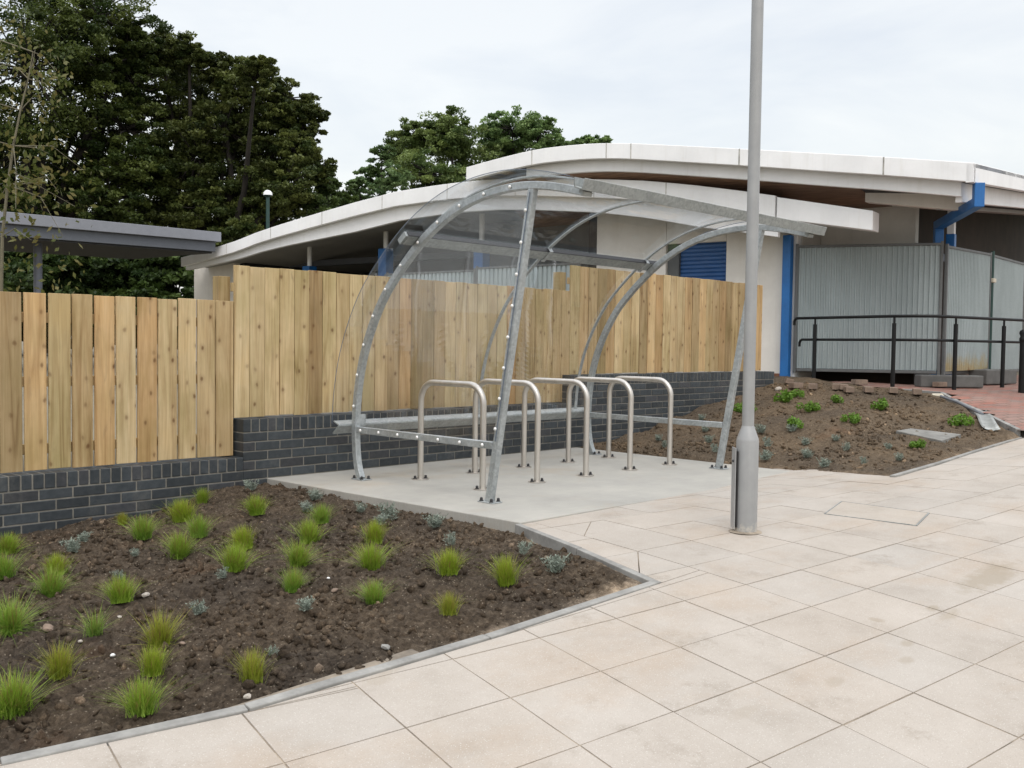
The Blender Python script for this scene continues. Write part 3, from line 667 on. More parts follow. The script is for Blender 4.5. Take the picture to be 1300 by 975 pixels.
# purlins
def chan(name, poly, x0, x1, mat): mb = MB(); mb.prism(poly, yz, x0, x1); return mb.build(name, mat, sh, bevel=.003)
i_mid = int(np.argmin(np.abs(PS[:, 0]-5.60))); T_ = PS[i_mid+1]-PS[i_mid-1]; T_ /= np.linalg.norm(T_); No = np.array([T_[1], -T_[0]]); c0 = PS[i_mid]+No*.028
P4 = lambda a, b: tuple(c0+T_*a+No*b)
chan('purlin', [P4(-.048, 0), P4(-.048, .045), P4(.048, .045), P4(.048, 0)], 4.53, 7.68, MT['galv_mid'])
chan('contact_shade_strip', [P4(.0485, .0), P4(.0485, .044), P4(.055, .044), P4(.055, .0)], 4.55, 7.66, MT['bolt'])  # dark strip paints in the sheet's contact shadow along the purlin
chan('back_rail', [(6.475, .472), (6.40, .445), (6.40, .43), (6.482, .362), (6.492, .368), (6.416, .434), (6.416, .438), (6.478, .462)], 4.525, 7.66, MT['galv'])
chan('gutter', [(4.00, 2.085), (3.93, 2.060), (3.905, 2.13), (3.913, 2.133), (3.937, 2.073), (3.985, 2.09), (3.993, 2.148), (4.001, 2.146)], 4.58, 7.74, MT['galv_dark'])  # darker steel puts the shade of the gutter's underside into its colour
for x_ in (4.63, 7.53): mb = MB(); mb.prism([(3.972, 2.035), (3.962, 2.062), (3.993, 2.09), (4.003, 2.06)], yz, x_, x_+.09); mb.build('gutter_bracket', MT['galv_dark'], sh, bevel=.002)
SH_ = [p for p in offs(PS, .082) if p[1] > .42]
SHIN = [p for p in offs(PS, .079) if p[1] > .42]
mb = MB(); mb.strip(SHIN, SH_, yz, 4.50, 7.72); ro = mb.build('roof_sheet', MT['sheet'], sh)
for x_ in (4.496, 7.721): mb = MB(); mb.strip([p for p in offs(PS, .0785) if p[1] > .42], [p for p in offs(PS, .0825) if p[1] > .42], yz, x_, x_+.003); mb.build('sheet_edge', MT['edge'], ro)
for p in ro.data.polygons: p.use_smooth = False
# slim ribs under the sheet
for X in (4.735, 6.10, 7.46):
    lo = [p for p in offs(PS, .062) if p[1] > .45]; hi = [p for p in offs(PS, .074) if p[1] > .45]
    mb = MB(); mb.strip(lo, hi, yz, X-.017, X+.017); rb_ = mb.build('roof_rib', MT['galv'], sh, bevel=.002)
    mb = MB(); c1 = c0
    mb.prism([P4(-.06, -.008), P4(.06, -.008), P4(.06, -.001), P4(-.06, -.001)], yz, X-.02, X+.02); mb.prism([P4(-.066, -.008), P4(-.061, -.008), P4(-.061, .035), P4(-.066, .035)], yz, X-.02, X+.02); mb.prism([P4(.061, -.008), P4(.066, -.008), P4(.066, .035), P4(.061, .035)], yz, X-.02, X+.02)
    mb.build('rib_bracket', MT['galv'], rb_, bevel=.0015)
# end brackets on the purlin tips
for sgn, X in ((-1, 4.575), (1, 7.66)):
    mb = MB(); mb.prism([P4(-.04, -.006), P4(.04, -.006), P4(.04, -.001), P4(-.04, -.001)], yz, X-.03, X+.03); mb.build('purlin_end_plate', MT['galv_dark'], sh, bevel=.001)
mb = MB(); mb.box(4.69, 4.76, 6.36, 6.40, .425, .52, lambda x, y, z: yz(y, z, x)); mb.build('rail_bracket', MT['galv'], sh, bevel=.003)

# ------------------------------------------------------------------ bike hoops
HY0, HY1, HH = 5.285, 6.016, .815
rad = .15; pts = [(0, HY1, .006), (0, HY1, .3), (0, HY1, HH-.024-rad)]
for k in range(1, 9): a = PI/2*k/8; pts.append((0, HY1-rad+rad*math.cos(a), HH-.024-rad+rad*math.sin(a)))
pts += [(0, HY0+rad+(HY1-HY0-2*rad)*f, HH-.024) for f in (.66, .33, 0)]
for k in range(1, 9): a = PI/2*k/8; pts.append((0, HY0+rad-rad*math.sin(a), HH-.024-rad+rad*math.cos(a)))
pts += [(0, HY0, .3), (0, HY0, .006)]
HL = ['first stainless steel bike hoop, nearest the shelter front end rail', 'second stainless steel bike hoop from the front, its near leg beside the raking post', 'middle stainless steel bike hoop of the row of five', 'fourth stainless steel bike hoop, in front of the far curved frame', 'last stainless steel bike hoop, nearest the lamp post and soil slope']
proto = None
for i in range(5):
    X = 5.0545+.6048*i
    if proto is None:
        proto = thing('bike_stand', HL[0], 'bike stand', (X, 0, 0), 'steel bike hoops under the shelter')
        mb = MB(); mb.tube(pts, .0242, 20); mb.build('hoop', MT['steel'], proto)
        for y in (HY0, HY1):
            mb = MB(); mb.cyl((0, y), .07, .07, .001, .007, 32); bp = mb.build('base_plate', MT['steel'], proto, bevel=.001)
            for a in (-.045, .045): bolt(bp, (a, y-a*.3, .007))
        o = proto
    else:
        o = copy_tree(proto); o.location = (X, 0, 0); o['label'] = HL[i]

# ------------------------------------------------------------------ lamp post
lb = at_ground(946.5, 675, surf); lp = thing('lamp_post', 'tall plain grey steel lamp post with thick base standing on the paving', 'lamp post', lb)
mb = MB(); mb.tube([(0, 0, -.03), (0, 0, .54), (0, 0, .555), (0, 0, .618), (0, 0, .63)], [.0655, .0655, .063, .040, .036], 40); mb.build('base_column', MT['lamp_grey'], lp)
mb = MB(); mb.tube([(0, 0, .62), (0, 0, 3), (0, 0, 5.2)], [.0350, .0345, .033], 32); mb.build('shaft', MT['lamp_grey'], lp)
mb = MB(); mb.tube([(0, 0, 5.2), (0, 0, 5.24), (0, 0, 5.30)], [.05, .05, .02], 24); mb.build('top_cap', MT['lamp_grey'], lp)
mb = MB(); dirc = -np.array([Rv[0], Rv[1], 0]); dirc /= np.linalg.norm(dirc); tang = np.array([-dirc[1], dirc[0], 0])
a0 = .075; mb.add([tuple(dirc*(a0+d)+tang*w+np.array([0, 0, z])) for d in (0, .006) for w in (-.045, .045) for z in (.02, .50)], [(0, 1, 3, 2), (4, 6, 7, 5), (0, 4, 5, 1), (2, 3, 7, 6), (0, 2, 6, 4), (1, 5, 7, 3)])
mb.build('access_door', MT['lamp_grey'], lp, bevel=.001)
mb = MB(); mb.add([tuple(dirc*d+tang*w+np.array([0, 0, z])) for d in (.06, .0665) for w in (-.035, .035) for z in (.03, .48)], [(0, 1, 3, 2), (4, 6, 7, 5), (0, 4, 5, 1), (2, 3, 7, 6), (0, 2, 6, 4), (1, 5, 7, 3)]); mb.build('door_opening', MT['bolt'], lp)
mb = MB(); dome(mb, dirc*.081+np.array([0, 0, .42]), dirc, .009); mb.build('door_lock', MT['bolt'], lp)
mb = MB(); mb.tube([(0, 0, .001), (0, 0, .007)], [.10, .074], 32); mb.build('mortar_collar', MT['bedding'], lp)

# ------------------------------------------------------------------ inspection cover in the paving
cq = [at_ground(u, v, surf) for u, v in ((1068, 637), (1180, 652), (1164, 668), (1046, 653))]
cc = np.mean(cq, 0); ic = thing('inspection_cover', 'paved inspection cover with thin steel frame set in the pavement', 'inspection cover', cc)
mb = MB(); rim = [c-cc for c in cq]; inn = [r*.978 for r in rim]
for k in range(4):
    a, b, c, d = rim[k], rim[(k+1) % 4], inn[(k+1) % 4], inn[k]; up = np.array([0, 0, .005]); dn = np.array([0, 0, -.03])
    mb.add([a+dn, b+dn, c+dn, d+dn, a+up, b+up, c+up, d+up], [(0, 3, 2, 1), (4, 5, 6, 7), (0, 1, 5, 4), (1, 2, 6, 5), (2, 3, 7, 6), (3, 0, 4, 7)])
mb.build('frame', MT['galv_dark'], ic)
mb = MB(); mb.col = (1.0, .99, .97); s9 = [r*.968 for r in rim]; mb.add([r+np.array([0, 0, -.02]) for r in s9]+[r+np.array([0, 0, .0042]) for r in s9], [(3, 2, 1, 0), (4, 5, 6, 7), (0, 1, 5, 4), (1, 2, 6, 5), (2, 3, 7, 6), (3, 0, 4, 7)]); mb.build('infill_slab', MT['paving'], ic, tint=True)

# ------------------------------------------------------------------ plants
def curve_blades(n, h, spread, w, cols, rs, droop=.5, seg=4):
    r = np.random.default_rng(rs); az = r.uniform(0, 2*PI, n); lean = np.abs(r.normal(0, 1, n))*spread+.05; hh = h*r.uniform(.45, 1.12, n)
    b0 = np.c_[r.normal(0, .12*h, n), r.normal(0, .12*h, n), np.full(n, -.01)]
    dirv = np.c_[np.cos(az), np.sin(az)]; side = np.c_[-np.sin(az), np.cos(az)]; V = []; C = []
    k = r.random(n); c0 = np.array(cols[0]); c1 = np.array(cols[1]); dry = r.random(n) < .2
    for j in range(seg+1):
        t = j/seg; out = hh*(lean*t+droop*lean*t*t); up = hh*(t-.32*np.minimum(lean, 1.2)*t*t)
        c = b0+np.c_[dirv*out[:, None], up]; ww = w*(1-t**1.5)*.5+.0002
        for sg in (-1, 1): V.append(c+np.c_[side*(sg*ww), np.zeros(n)])
        cc = (c0[None]*(1-k[:, None])+c1[None]*k[:, None])*(1-.15*t)+np.array([.05, .035, 0])[None]*t; cc = np.where(dry[:, None] & (t > .4), np.array([.26, .19, .06])[None], cc)
        C += [cc, cc]
    V = np.stack(V, 1); C = np.stack(C, 1); m = 2*(seg+1)
    F0 = np.array([[2*j, 2*j+1, 2*j+3, 2*j+2] for j in range(seg)]); Fc = (F0[None]+(np.arange(n)*m)[:, None, None]).reshape(-1, 4)
    return V.reshape(-1, 3), Fc, C.reshape(-1, 3)
GR = [npmesh('grass_tuft', *curve_blades(int(n*1.7), 1, s*.92, .017, cols, 20+i, .35), smooth=True) for i, (n, s, cols) in enumerate([
    (520, .50, ((.16, .29, .022), (.32, .46, .06))), (460, .58, ((.14, .27, .026), (.29, .42, .06))), (520, .46, ((.19, .31, .02), (.37, .47, .055))), (360, .42, ((.19, .27, .024), (.36, .39, .055))), (170, .62, ((.11, .23, .035), (.24, .36, .07))), (480, .55, ((.13, .28, .03), (.28, .43, .07)))])]
for m in GR: m.materials.append(MT['blade_grass'])
TUFTS = [
 (8, 703, 26, 0, 'small grass tuft at the left photo edge, close below the brick wall'),
 (5, 735, 32, 5, 'green grass tuft cut by the left photo edge, second below the wall'),
 (71, 731, 28, 2, 'taller back tuft of the overlapping pair on the left of the bed'),
 (64, 756, 36, 5, 'spreading front tuft of the overlapping pair on the left of the bed'),
 (154, 766, 34, 0, 'round grass tuft with a pale stone beside its right side'),
 (182, 684, 29, 5, 'wide grass tuft to the right of the twin silver plants near the wall'),
 (156, 667, 16, 3, 'tiniest yellowish grass tuft close under the brick wall'),
 (232, 663, 29, 2, 'grass tuft near the wall, upper left of a cluster of three'),
 (252, 682, 29, 5, 'bluish green tuft at the right of the cluster of three near the wall'),
 (228, 708, 33, 1, 'full grass tuft at the bottom of the cluster of three near the wall'),
 (257, 639, 19, 0, 'small grass tuft closest to the step in the brick wall'),
 (326, 654, 26, 0, 'compact round tuft near the back corner of the concrete pad'),
 (312, 697, 30, 2, 'yellow-green tuft, the upper of a touching pair in the bed middle'),
 (297, 724, 34, 0, 'yellow-green tuft, the lower of a touching pair in the bed middle'),
 (14, 804, 40, 5, 'wide green tuft on the left photo edge at mid bed height'),
 (120, 806, 32, 4, 'sparse spiky grass tuft with few thin blades'),
 (203, 823, 42, 3, 'big olive yellow tuft standing above another tuft in the foreground'),
 (75, 860, 40, 3, 'loose olive tuft up and right of the biggest corner tuft'),
 (17, 909, 52, 1, 'largest grass tuft in the bottom left corner of the bed'),
 (194, 861, 36, 2, 'narrow tuft squeezed between two big foreground tufts'),
 (181, 907, 46, 1, 'broad foreground tuft nearest the front kerb'),
 (320, 866, 40, 3, 'lone yellowish tuft beside the front kerb with a silver sprig behind'),
 (409, 664, 25, 5, 'tuft beside silver lavender, topmost of the middle column'),
 (392, 690, 30, 0, 'second tuft from the pad in the middle column'),
 (378, 719, 32, 1, 'third tuft from the pad in the middle column'),
 (372, 753, 32, 5, 'last tuft of the middle column, above a silver lavender'),
 (476, 690, 29, 2, 'upper tuft of the column below the front arched frame'),
 (472, 724, 32, 0, 'middle tuft of the column below the front arched frame'),
 (475, 766, 29, 5, 'lower tuft of the column below the front arched frame'),
 (570, 729, 31, 2, 'bright tuft just below the silver lavender sprig by the pad'),
 (570, 780, 28, 3, 'thin upright olive tuft, the frontmost towards the pavement tip'),
 (643, 744, 36, 2, 'bright tuft nearest the pointed tip of the soil bed')]
gl = random.Random(9)
for (u, v, h, var, lab) in TUFTS:
    p = at_ground(u, v, SLf); dep = float((p-np.array([0, 0, EYE]))@Fv); hm = h*dep/FOC*1.1
    o = link(bpy.data.objects.new('grass_tuft', GR[var])); o.location = p; o.scale = (hm*gl.uniform(.82, 1.1), hm*gl.uniform(.82, 1.1), hm); o.rotation_euler = (gl.gauss(0, .12), gl.gauss(0, .12), gl.uniform(0, 6.28))
    tag(o, lab, 'grass tuft', 'ornamental grass tufts in the left bed')
# silver lavender: stems with narrow leaves
def lavender(rs, n=26, leaf=11):
    r = np.random.default_rng(rs); V = []; Fc = []; C = []
    for i in range(n):
        az = r.uniform(0, 2*PI); ln = r.uniform(.2, .9); h = r.uniform(.45, 1.0); base = r.normal(0, .15, 2)
        for j in range(leaf):
            t = (j+1)/leaf; c = np.array([base[0]+math.cos(az)*ln*h*t*.8, base[1]+math.sin(az)*ln*h*t*.8, h*t*(1-.2*ln*t)])
            for k in range(2):
                a = r.uniform(0, 2*PI); e = r.uniform(.2, 1.1); d = np.array([math.cos(a)*math.cos(e), math.sin(a)*math.cos(e), math.sin(e)]); sd_ = np.cross(d, r.normal(size=3)); sd_ /= np.linalg.norm(sd_)+1e-9
                L_ = r.uniform(.16, .30); w = .03; b = len(V)
                V += [c, c+d*L_*.5+sd_*w, c+d*L_, c+d*L_*.5-sd_*w]; Fc.append([b, b+1, b+2, b+3]); k_ = r.uniform(.75, 1.25); C += [np.array([.225, .262, .218])*k_]*4
    return npmesh('lavender', np.array(V), np.array(Fc), np.array(C))
LV = [lavender(40+i, n, l) for i, (n, l) in enumerate([(26, 9), (16, 9), (34, 8)])]
for m in LV: m.materials.append(MT['silver'])
LAV_L = [(91, 702, 19, 2, 'larger silver lavender of the pair below the wall on the left'), (106, 689, 14, 0, 'smaller silver lavender of the pair below the wall on the left'), (171, 709, 11, 0, 'small silver lavender alone left of the tuft cluster near the wall'), (152, 738, 15, 1, 'silver sprig directly behind the tuft with the pale stone'), (282, 739, 15, 1, 'low silver plant left below the touching pair of tufts'), (254, 782, 22, 1, 'thin upright silver sprig in open soil left of centre'), (388, 780, 19, 0, 'silver lavender below the middle column of tufts'), (347, 834, 16, 1, 'dull silver sprig behind the lone yellowish tuft by the kerb'), (318, 624, 16, 0, 'silver lavender at the foot of the wall step'), (400, 637, 16, 2, 'silver lavender close to the back part of the pad edge'), (389, 651, 15, 2, 'silver lavender left of the topmost middle-column tuft'), (458, 652, 14, 0, 'small silver lavender by the pad edge below the arched frame foot'), (495, 662, 26, 1, 'tall thin silver lavender at the pad edge'), (483, 667, 15, 0, 'low silver lavender behind the column under the front arched frame'), (553, 671, 20, 2, 'bushy silver lavender at the pad edge left of the raking post'), (572, 696, 18, 1, 'silver sprig right behind a bright grass tuft by the pad'), (663, 706, 19, 1, 'forked silver lavender close to the pad front corner'), (706, 729, 26, 2, 'bushy silver lavender nearest the pavement tip of the bed')]
LAV_R = [(1005, 549, 11, 0, 'faint silver plant below the left bright shrub on the slope'), (1022, 566, 11, 2, 'silver plant in the middle of the slope above another'), (1061, 560, 9, 0, 'small silver plant in bare soil left of the cover plate'), (1024, 582, 13, 2, 'silver plant low on the slope, below a similar one'), (1075, 573, 12, 1, 'silver sprig on the slope, lower left of the cover plate'), (1128, 571, 9, 0, 'silver plant just below the grey cover plate'), (1046, 594, 13, 2, 'silver plant at the pad edge near the front of the right bed'), (1097, 590, 11, 1, 'spiky silver sprig at the pavement side of the right bed'), (1141, 586, 11, 0, 'silver plant closest to the right bed front tip'), (836, 560, 9, 0, 'silver plant behind the last hoop, upper one'), (843, 569, 11, 1, 'silver plant behind the last hoop, lower one'), (895, 549, 9, 0, 'silver plant just left of the far raking post, upper one'), (900, 563, 11, 2, 'silver plant just left of the far raking post, lower one'), (908, 575, 12, 1, 'green-grey sprig at the foot of the far raking post'), (891, 534, 9, 0, 'silver plant above the far side rail'), (972, 585, 14, 2, 'silver plant right of the lamp post base, lower one'), (966, 551, 13, 0, 'silver plant right of the lamp post base, upper one'), (975, 568, 14, 1, 'silver plant right of the lamp post base, middle one')]
for lst, zf, g in ((LAV_L, SLf, 'silver lavender plants in the left bed'), (LAV_R, SRf, 'silver lavender plants in the right bed')):
    for (u, v, h, var, lab) in lst:
        p = at_ground(u, v, zf); dep = float((p-np.array([0, 0, EYE]))@Fv); hm = h*dep/FOC*1.15
        o = link(bpy.data.objects.new('lavender_plant', LV[var])); o.location = p; o.scale = (hm*.86, hm*.86, hm*.86); o.rotation_euler = (0, 0, gl.uniform(0, 6.28)); tag(o, lab, 'lavender plant', g)
def bushlet(rs, n=420):
    r = np.random.default_rng(rs); V = []; Fc = []; C = []
    lob = [(r.normal(0, .42), r.normal(0, .42), r.uniform(.3, .62), r.uniform(.3, .48)) for _ in range(7)]
    for i in range(n):
        x, y, z, q = lob[r.integers(7)]; d = r.normal(size=3); d /= np.linalg.norm(d); c = np.array([x, y, z])+d*q*r.uniform(.6, 1.05); c[2] = max(c[2], .02)
        nrm = d+r.normal(0, .5, 3); nrm /= np.linalg.norm(nrm); a = np.cross(nrm, r.normal(size=3)); a /= np.linalg.norm(a); b_ = np.cross(nrm, a); L_ = r.uniform(.1, .17); k = r.uniform(.7, 1.3); j = len(V)
        V += [c-a*L_, c+b_*L_*.6, c+a*L_, c-b_*L_*.6]; Fc.append([j, j+1, j+2, j+3]); C += [np.array([.125, .235, .030])*k]*4
    return npmesh('bright_shrub', np.array(V), np.array(Fc), np.array(C))
BS = [bushlet(60), bushlet(61)]
for m in BS: m.materials.append(MT['leaf'])
for (u, v, h, var, lab) in [(995, 511, 15, 0, 'bright green shrub nearest the end of the brick wall'), (1009, 505, 10, 1, 'small bright shrub touching the one by the wall end'), (1030, 522, 12, 1, 'bright green shrub on the slope below the loose bricks at left'), (1062, 511, 10, 0, 'bright green shrub just below the row of loose bricks'), (1116, 521, 14, 0, 'bright green shrub highest on the slope towards the middle posts'), (1081, 537, 12, 1, 'bright green shrub in the middle of the slope'), (1012, 543, 13, 0, 'bright green shrub lower left on the slope'), (1217, 541, 15, 1, 'bright green shrub beside the spade'), (1160, 570, 12, 0, 'bright green shrub below the grey cover plate'), (941, 524, 12, 1, 'bright green shrub half hidden by the lamp post')]:
    p = at_ground(u, v, SRf); dep = float((p-np.array([0, 0, EYE]))@Fv); hm = h*dep/FOC*1.15
    o = link(bpy.data.objects.new('bright_shrub', BS[var])); o.location = p; o.scale = (hm*.9, hm*.9, hm*.9); o.rotation_euler = (0, 0, gl.uniform(0, 6.28)); tag(o, lab, 'shrub', 'bright green shrubs on the right slope')

# ------------------------------------------------------------------ small things on the soil
def spot(u, v, zf=None): return at_ground(u, v, zf or SRf)
BR_L = ['largest tilted loose brick, beside the blue pipe box', 'short loose brick right of the tilted one by the blue pipe box', 'small flat loose brick alone above the left bright shrub', 'pale loose brick at the left of the tight heap of three', 'long loose brick slanting in the tight heap of three', 'loose brick at the front right of the tight heap', 'loose brick lying flat close below the hoarding', 'loose brick slanting right of the tight heap', 'loose brick half sunk near the second handrail post', 'long loose brick left of the kerb top', 'loose brick in front of the grey concrete block']
BR_P = [(1001, 489, 1.1, .25, 1.25), (1010, 494, .2, 0, .8), (1032, 495, .9, 0, .85), (1062, 495, .9, 0, .9), (1071, 496, 1.0, .1, 1.1), (1077, 499, 1.15, 0, 1), (1091, 489, .05, 0, 1), (1102, 499, 1.05, 0, 1.1), (1134, 500, .95, .05, 1), (1164, 502, .95, 0, 1.1), (1193, 492, .3, 0, 1)]
brm = None
for (u, v, rz, tl, k), lab in zip(BR_P, BR_L):
    p = spot(u, v)
    if brm is None:
        mb = MB(); mb.box(-.1075, .1075, -.051, .051, -.02, .05); o = mb.build('loose_brick', MT['loose_brick'], bevel=.004); brm = o
    else: o = link(brm.copy())
    o.location = p+np.array([0, 0, .03]); o.rotation_euler = (tl, 0, rz-YAW+.3); o.scale = (k, 1, 1); tag(o, lab, 'brick', 'loose bricks along the top of the slope')
# spade
h0, h1 = spot(1194, 509), spot(1237, 526.5); bc = [spot(*q) for q in ((1236, 528), (1252, 525.6), (1270, 549.5), (1246.5, 546))]
spd = thing('spade', 'spade with grey shaft and pale worn blade lying on the soil by the brick path', 'spade', h1); up = np.array([0, 0, .035])
rel = lambda p: np.asarray(p)-h1
mb = MB(); mb.tube([rel(h0+up*1.6), rel((h0+h1)/2+up*1.9), rel(h1+up*1.4), rel((bc[0]+bc[1])/2*.8+(bc[2]+bc[3])/2*.2+up)], [.017, .016, .018, .02], 10); mb.build('shaft', MT['shaft'], spd)
dv = (h1-h0)/np.linalg.norm(h1-h0); sdv = np.cross(dv, (0, 0, 1)); e0 = h0+up*1.6
mb = MB(); mb.tube([rel(e0+dv*.02), rel(e0-dv*.05+sdv*.055), rel(e0-dv*.10+sdv*.06)], .011, 8); mb.tube([rel(e0+dv*.02), rel(e0-dv*.05-sdv*.055), rel(e0-dv*.10-sdv*.06)], .011, 8); mb.tube([rel(e0-dv*.10-sdv*.065), rel(e0-dv*.10+sdv*.065)], .016, 10); mb.build('handle', MT['handle'], spd)
mb = MB(); g = []
for j in range(6):
    for i in range(6):
        a = bc[0]+(bc[1]-bc[0])*i/5; b = bc[3]+(bc[2]-bc[3])*i/5; t = j/5; q = a+(b-a)*t; z = max(float(SRf(q[0], q[1])), float(soil_right(q[0], q[1])))+.032-.018*math.sin(PI*i/5)+.012*(1-t); g.append(rel((q[0], q[1], z)))
vs = g+[q-np.array([0, 0, .004]) for q in g]; fs = [(j*6+i, j*6+i+1, j*6+i+7, j*6+i+6) for j in range(5) for i in range(5)]; fs += [tuple(x+36 for x in f[::-1]) for f in fs]
ring = [i for i in range(6)]+[j*6+5 for j in range(1, 6)]+[30+i for i in range(4, -1, -1)]+[j*6 for j in range(4, 0, -1)]; fs += [(ring[i], ring[(i+1) % 20], ring[(i+1) % 20]+36, ring[i]+36) for i in range(20)]
mb.add(vs, fs, True); mb.build('blade', MT['blade'], spd)
# flat cover plate lying on the slope
pc = [spot(*q) for q in ((1137, 550.5), (1156, 546), (1220, 555.7), (1195.5, 561.5))]; cc = np.mean(pc, 0)
mb = MB(); nrm = np.array([0, 0, 1.]); zt = [float(soil_right(q[0], q[1]))+.035 for q in pc]; mb.add([(q[0]-cc[0], q[1]-cc[1], z-.05-cc[2]) for q, z in zip(pc, zt)]+[(q[0]-cc[0], q[1]-cc[1], z-cc[2]) for q, z in zip(pc, zt)], [(3, 2, 1, 0), (4, 5, 6, 7), (0, 1, 5, 4), (1, 2, 6, 5), (2, 3, 7, 6), (3, 0, 4, 7)])
o = mb.build('cover_plate', MT['plate'], bevel=.006); o.location = cc; tag(o, 'dusty grey flat slab lying half sunk in the sloping soil near the spade', 'cover slab')
# stones
def stone(u, v, s, lab, zf, rs, mat='stone'):
    p = at_ground(u, v, zf); r = np.random.default_rng(rs)
    import bmesh
    bm = bmesh.new(); bmesh.ops.create_icosphere(bm, subdivisions=2, radius=1)
    for q in bm.verts:
        k = 1+.5*(vnoise(np.array(q.co.x*1.7+rs+9), np.array(q.co.y*1.7+q.co.z*1.3+5))-.5); q.co = Vector((q.co.x*s*k, q.co.y*s*.75*k, q.co.z*s*.55*k))
    me = bpy.data.meshes.new('stone'); bm.to_mesh(me); bm.free(); me.materials.append(MT[mat]); o = link(bpy.data.objects.new('stone', me)); o.location = p+np.array([0, 0, s*.3]); o.rotation_euler = (0, .2, r.uniform(0, 6)); tag(o, lab, 'stone', 'stones lying on the soil')
stone(185, 757, .020, 'pale angular stone right of a grass tuft', SLf, 1); stone(143, 834, .013, 'small whitish stone below the sparse spiky tuft', SLf, 2, 'cap'); stone(314, 889, .017, 'pale stone at the kerb below the lone yellowish tuft', SLf, 3)
stone(152, 785, .011, 'small pale stone above the sparse spiky tuft', SLf, 4); stone(61, 801, .028, 'big brown lump of stone right of the tuft at the left edge', SLf, 5, 'loose_brick'); stone(425, 751, .018, 'tan flake of stone between two columns of tufts', SLf, 6, 'loose_brick')
stone(696, 751, .010, 'tan pebble right of the bright tuft near the bed tip', SLf, 7); stone(988, 496, .05, 'white chunk of rubble by the end of the brick wall', SRf, 8); stone(490, 826, .02, 'grey blue chip of stone towards the front kerb', SLf, 9, 'kerb'); stone(232, 818, .012, 'orange tan pebble beside the big olive tuft', SLf, 10, 'loose_brick')
stone(417, 735, .012, 'white chip right of the middle column of tufts', SLf, 11, 'cap'); stone(102, 818, .013, 'flat pale flake above the loose olive tuft', SLf, 12)

# ------------------------------------------------------------------ handrail
def gzz(x, y): return float(path_z(x, y))
hr = thing('handrail', 'black tubular steel handrail with two rails in front of the grey hoarding', 'handrail', (13.7, 5.8, .58)); ho = np.array(hr.location)
PO = [(13.957, 7.199), (13.628, 5.821), (14.243, 5.196), (15.472, 4.948), (17.4, 4.6), (19.3, 4.25)]
LN = [(14.05, 7.56), (13.957, 7.199), (13.628, 5.821), (13.66, 5.55), (13.82, 5.32), (14.05, 5.235), (14.243, 5.196), (15.472, 4.948), (17.4, 4.6), (19.3, 4.25), (20, 4.12)]
ZB = .585
for h, ext in ((1.0, 0), (.665, .12)):
    off = np.array([.0, .0]) if ext == 0 else np.array([.06, .035]); L_ = [np.array([p[0]+off[0], p[1]+off[1], ZB+h])-ho for p in LN]
    d = (L_[0]-L_[1])/np.linalg.norm(L_[0]-L_[1]); L_[0] = L_[0]-d*ext
    L_ = [L_[0]+d*.05+np.array([0, 0, -.11]), L_[0]+d*.05+np.array([0, 0, -.05]), L_[0]+d*.03+np.array([0, 0, -.015])]+L_
    mb = MB(); mb.tube(L_, .022 if h > .8 else .020, 12); mb.build('top_rail' if h > .8 else 'lower_rail', MT['black'], hr)
for (x, y) in PO:
    mb = MB(); z0 = gzz(x, y)-.05; mb.tube([(x-ho[0], y-ho[1], z-ho[2]) for z in (z0, ZB+.9)], .03, 14); mb.tube([(x-ho[0], y-ho[1], z-ho[2]) for z in (ZB+.88, ZB+1.0)], .016, 10); po = mb.build('post', MT['black'], hr)
    mb = MB(); mb.tube([(x-ho[0]+a, y-ho[1]+b, z-ho[2]) for a, b, z in ((0, 0, ZB+.57), (.045, .026, ZB+.57), (.06, .035, ZB+.59), (.06, .035, ZB+.66))], .009, 8); mb.build('rail_bracket', MT['black'], po)
bo = thing('bollard', 'black bollard with rounded cap at the right edge of the photo', 'bollard', (14.78, 4.46, gzz(14.78, 4.46)))
mb = MB(); mb.tube([(0, 0, -.05), (0, 0, .74)], .05, 16); mb.build('post', MT['black'], bo)
mb = MB(); mb.tube([(0, 0, .72), (0, 0, .735), (0, 0, .77), (0, 0, .79), (0, 0, .84), (0, 0, .875), (0, 0, .89)], [.05, .058, .058, .045, .062, .05, .02], 18); mb.build('cap', MT['black'], bo)

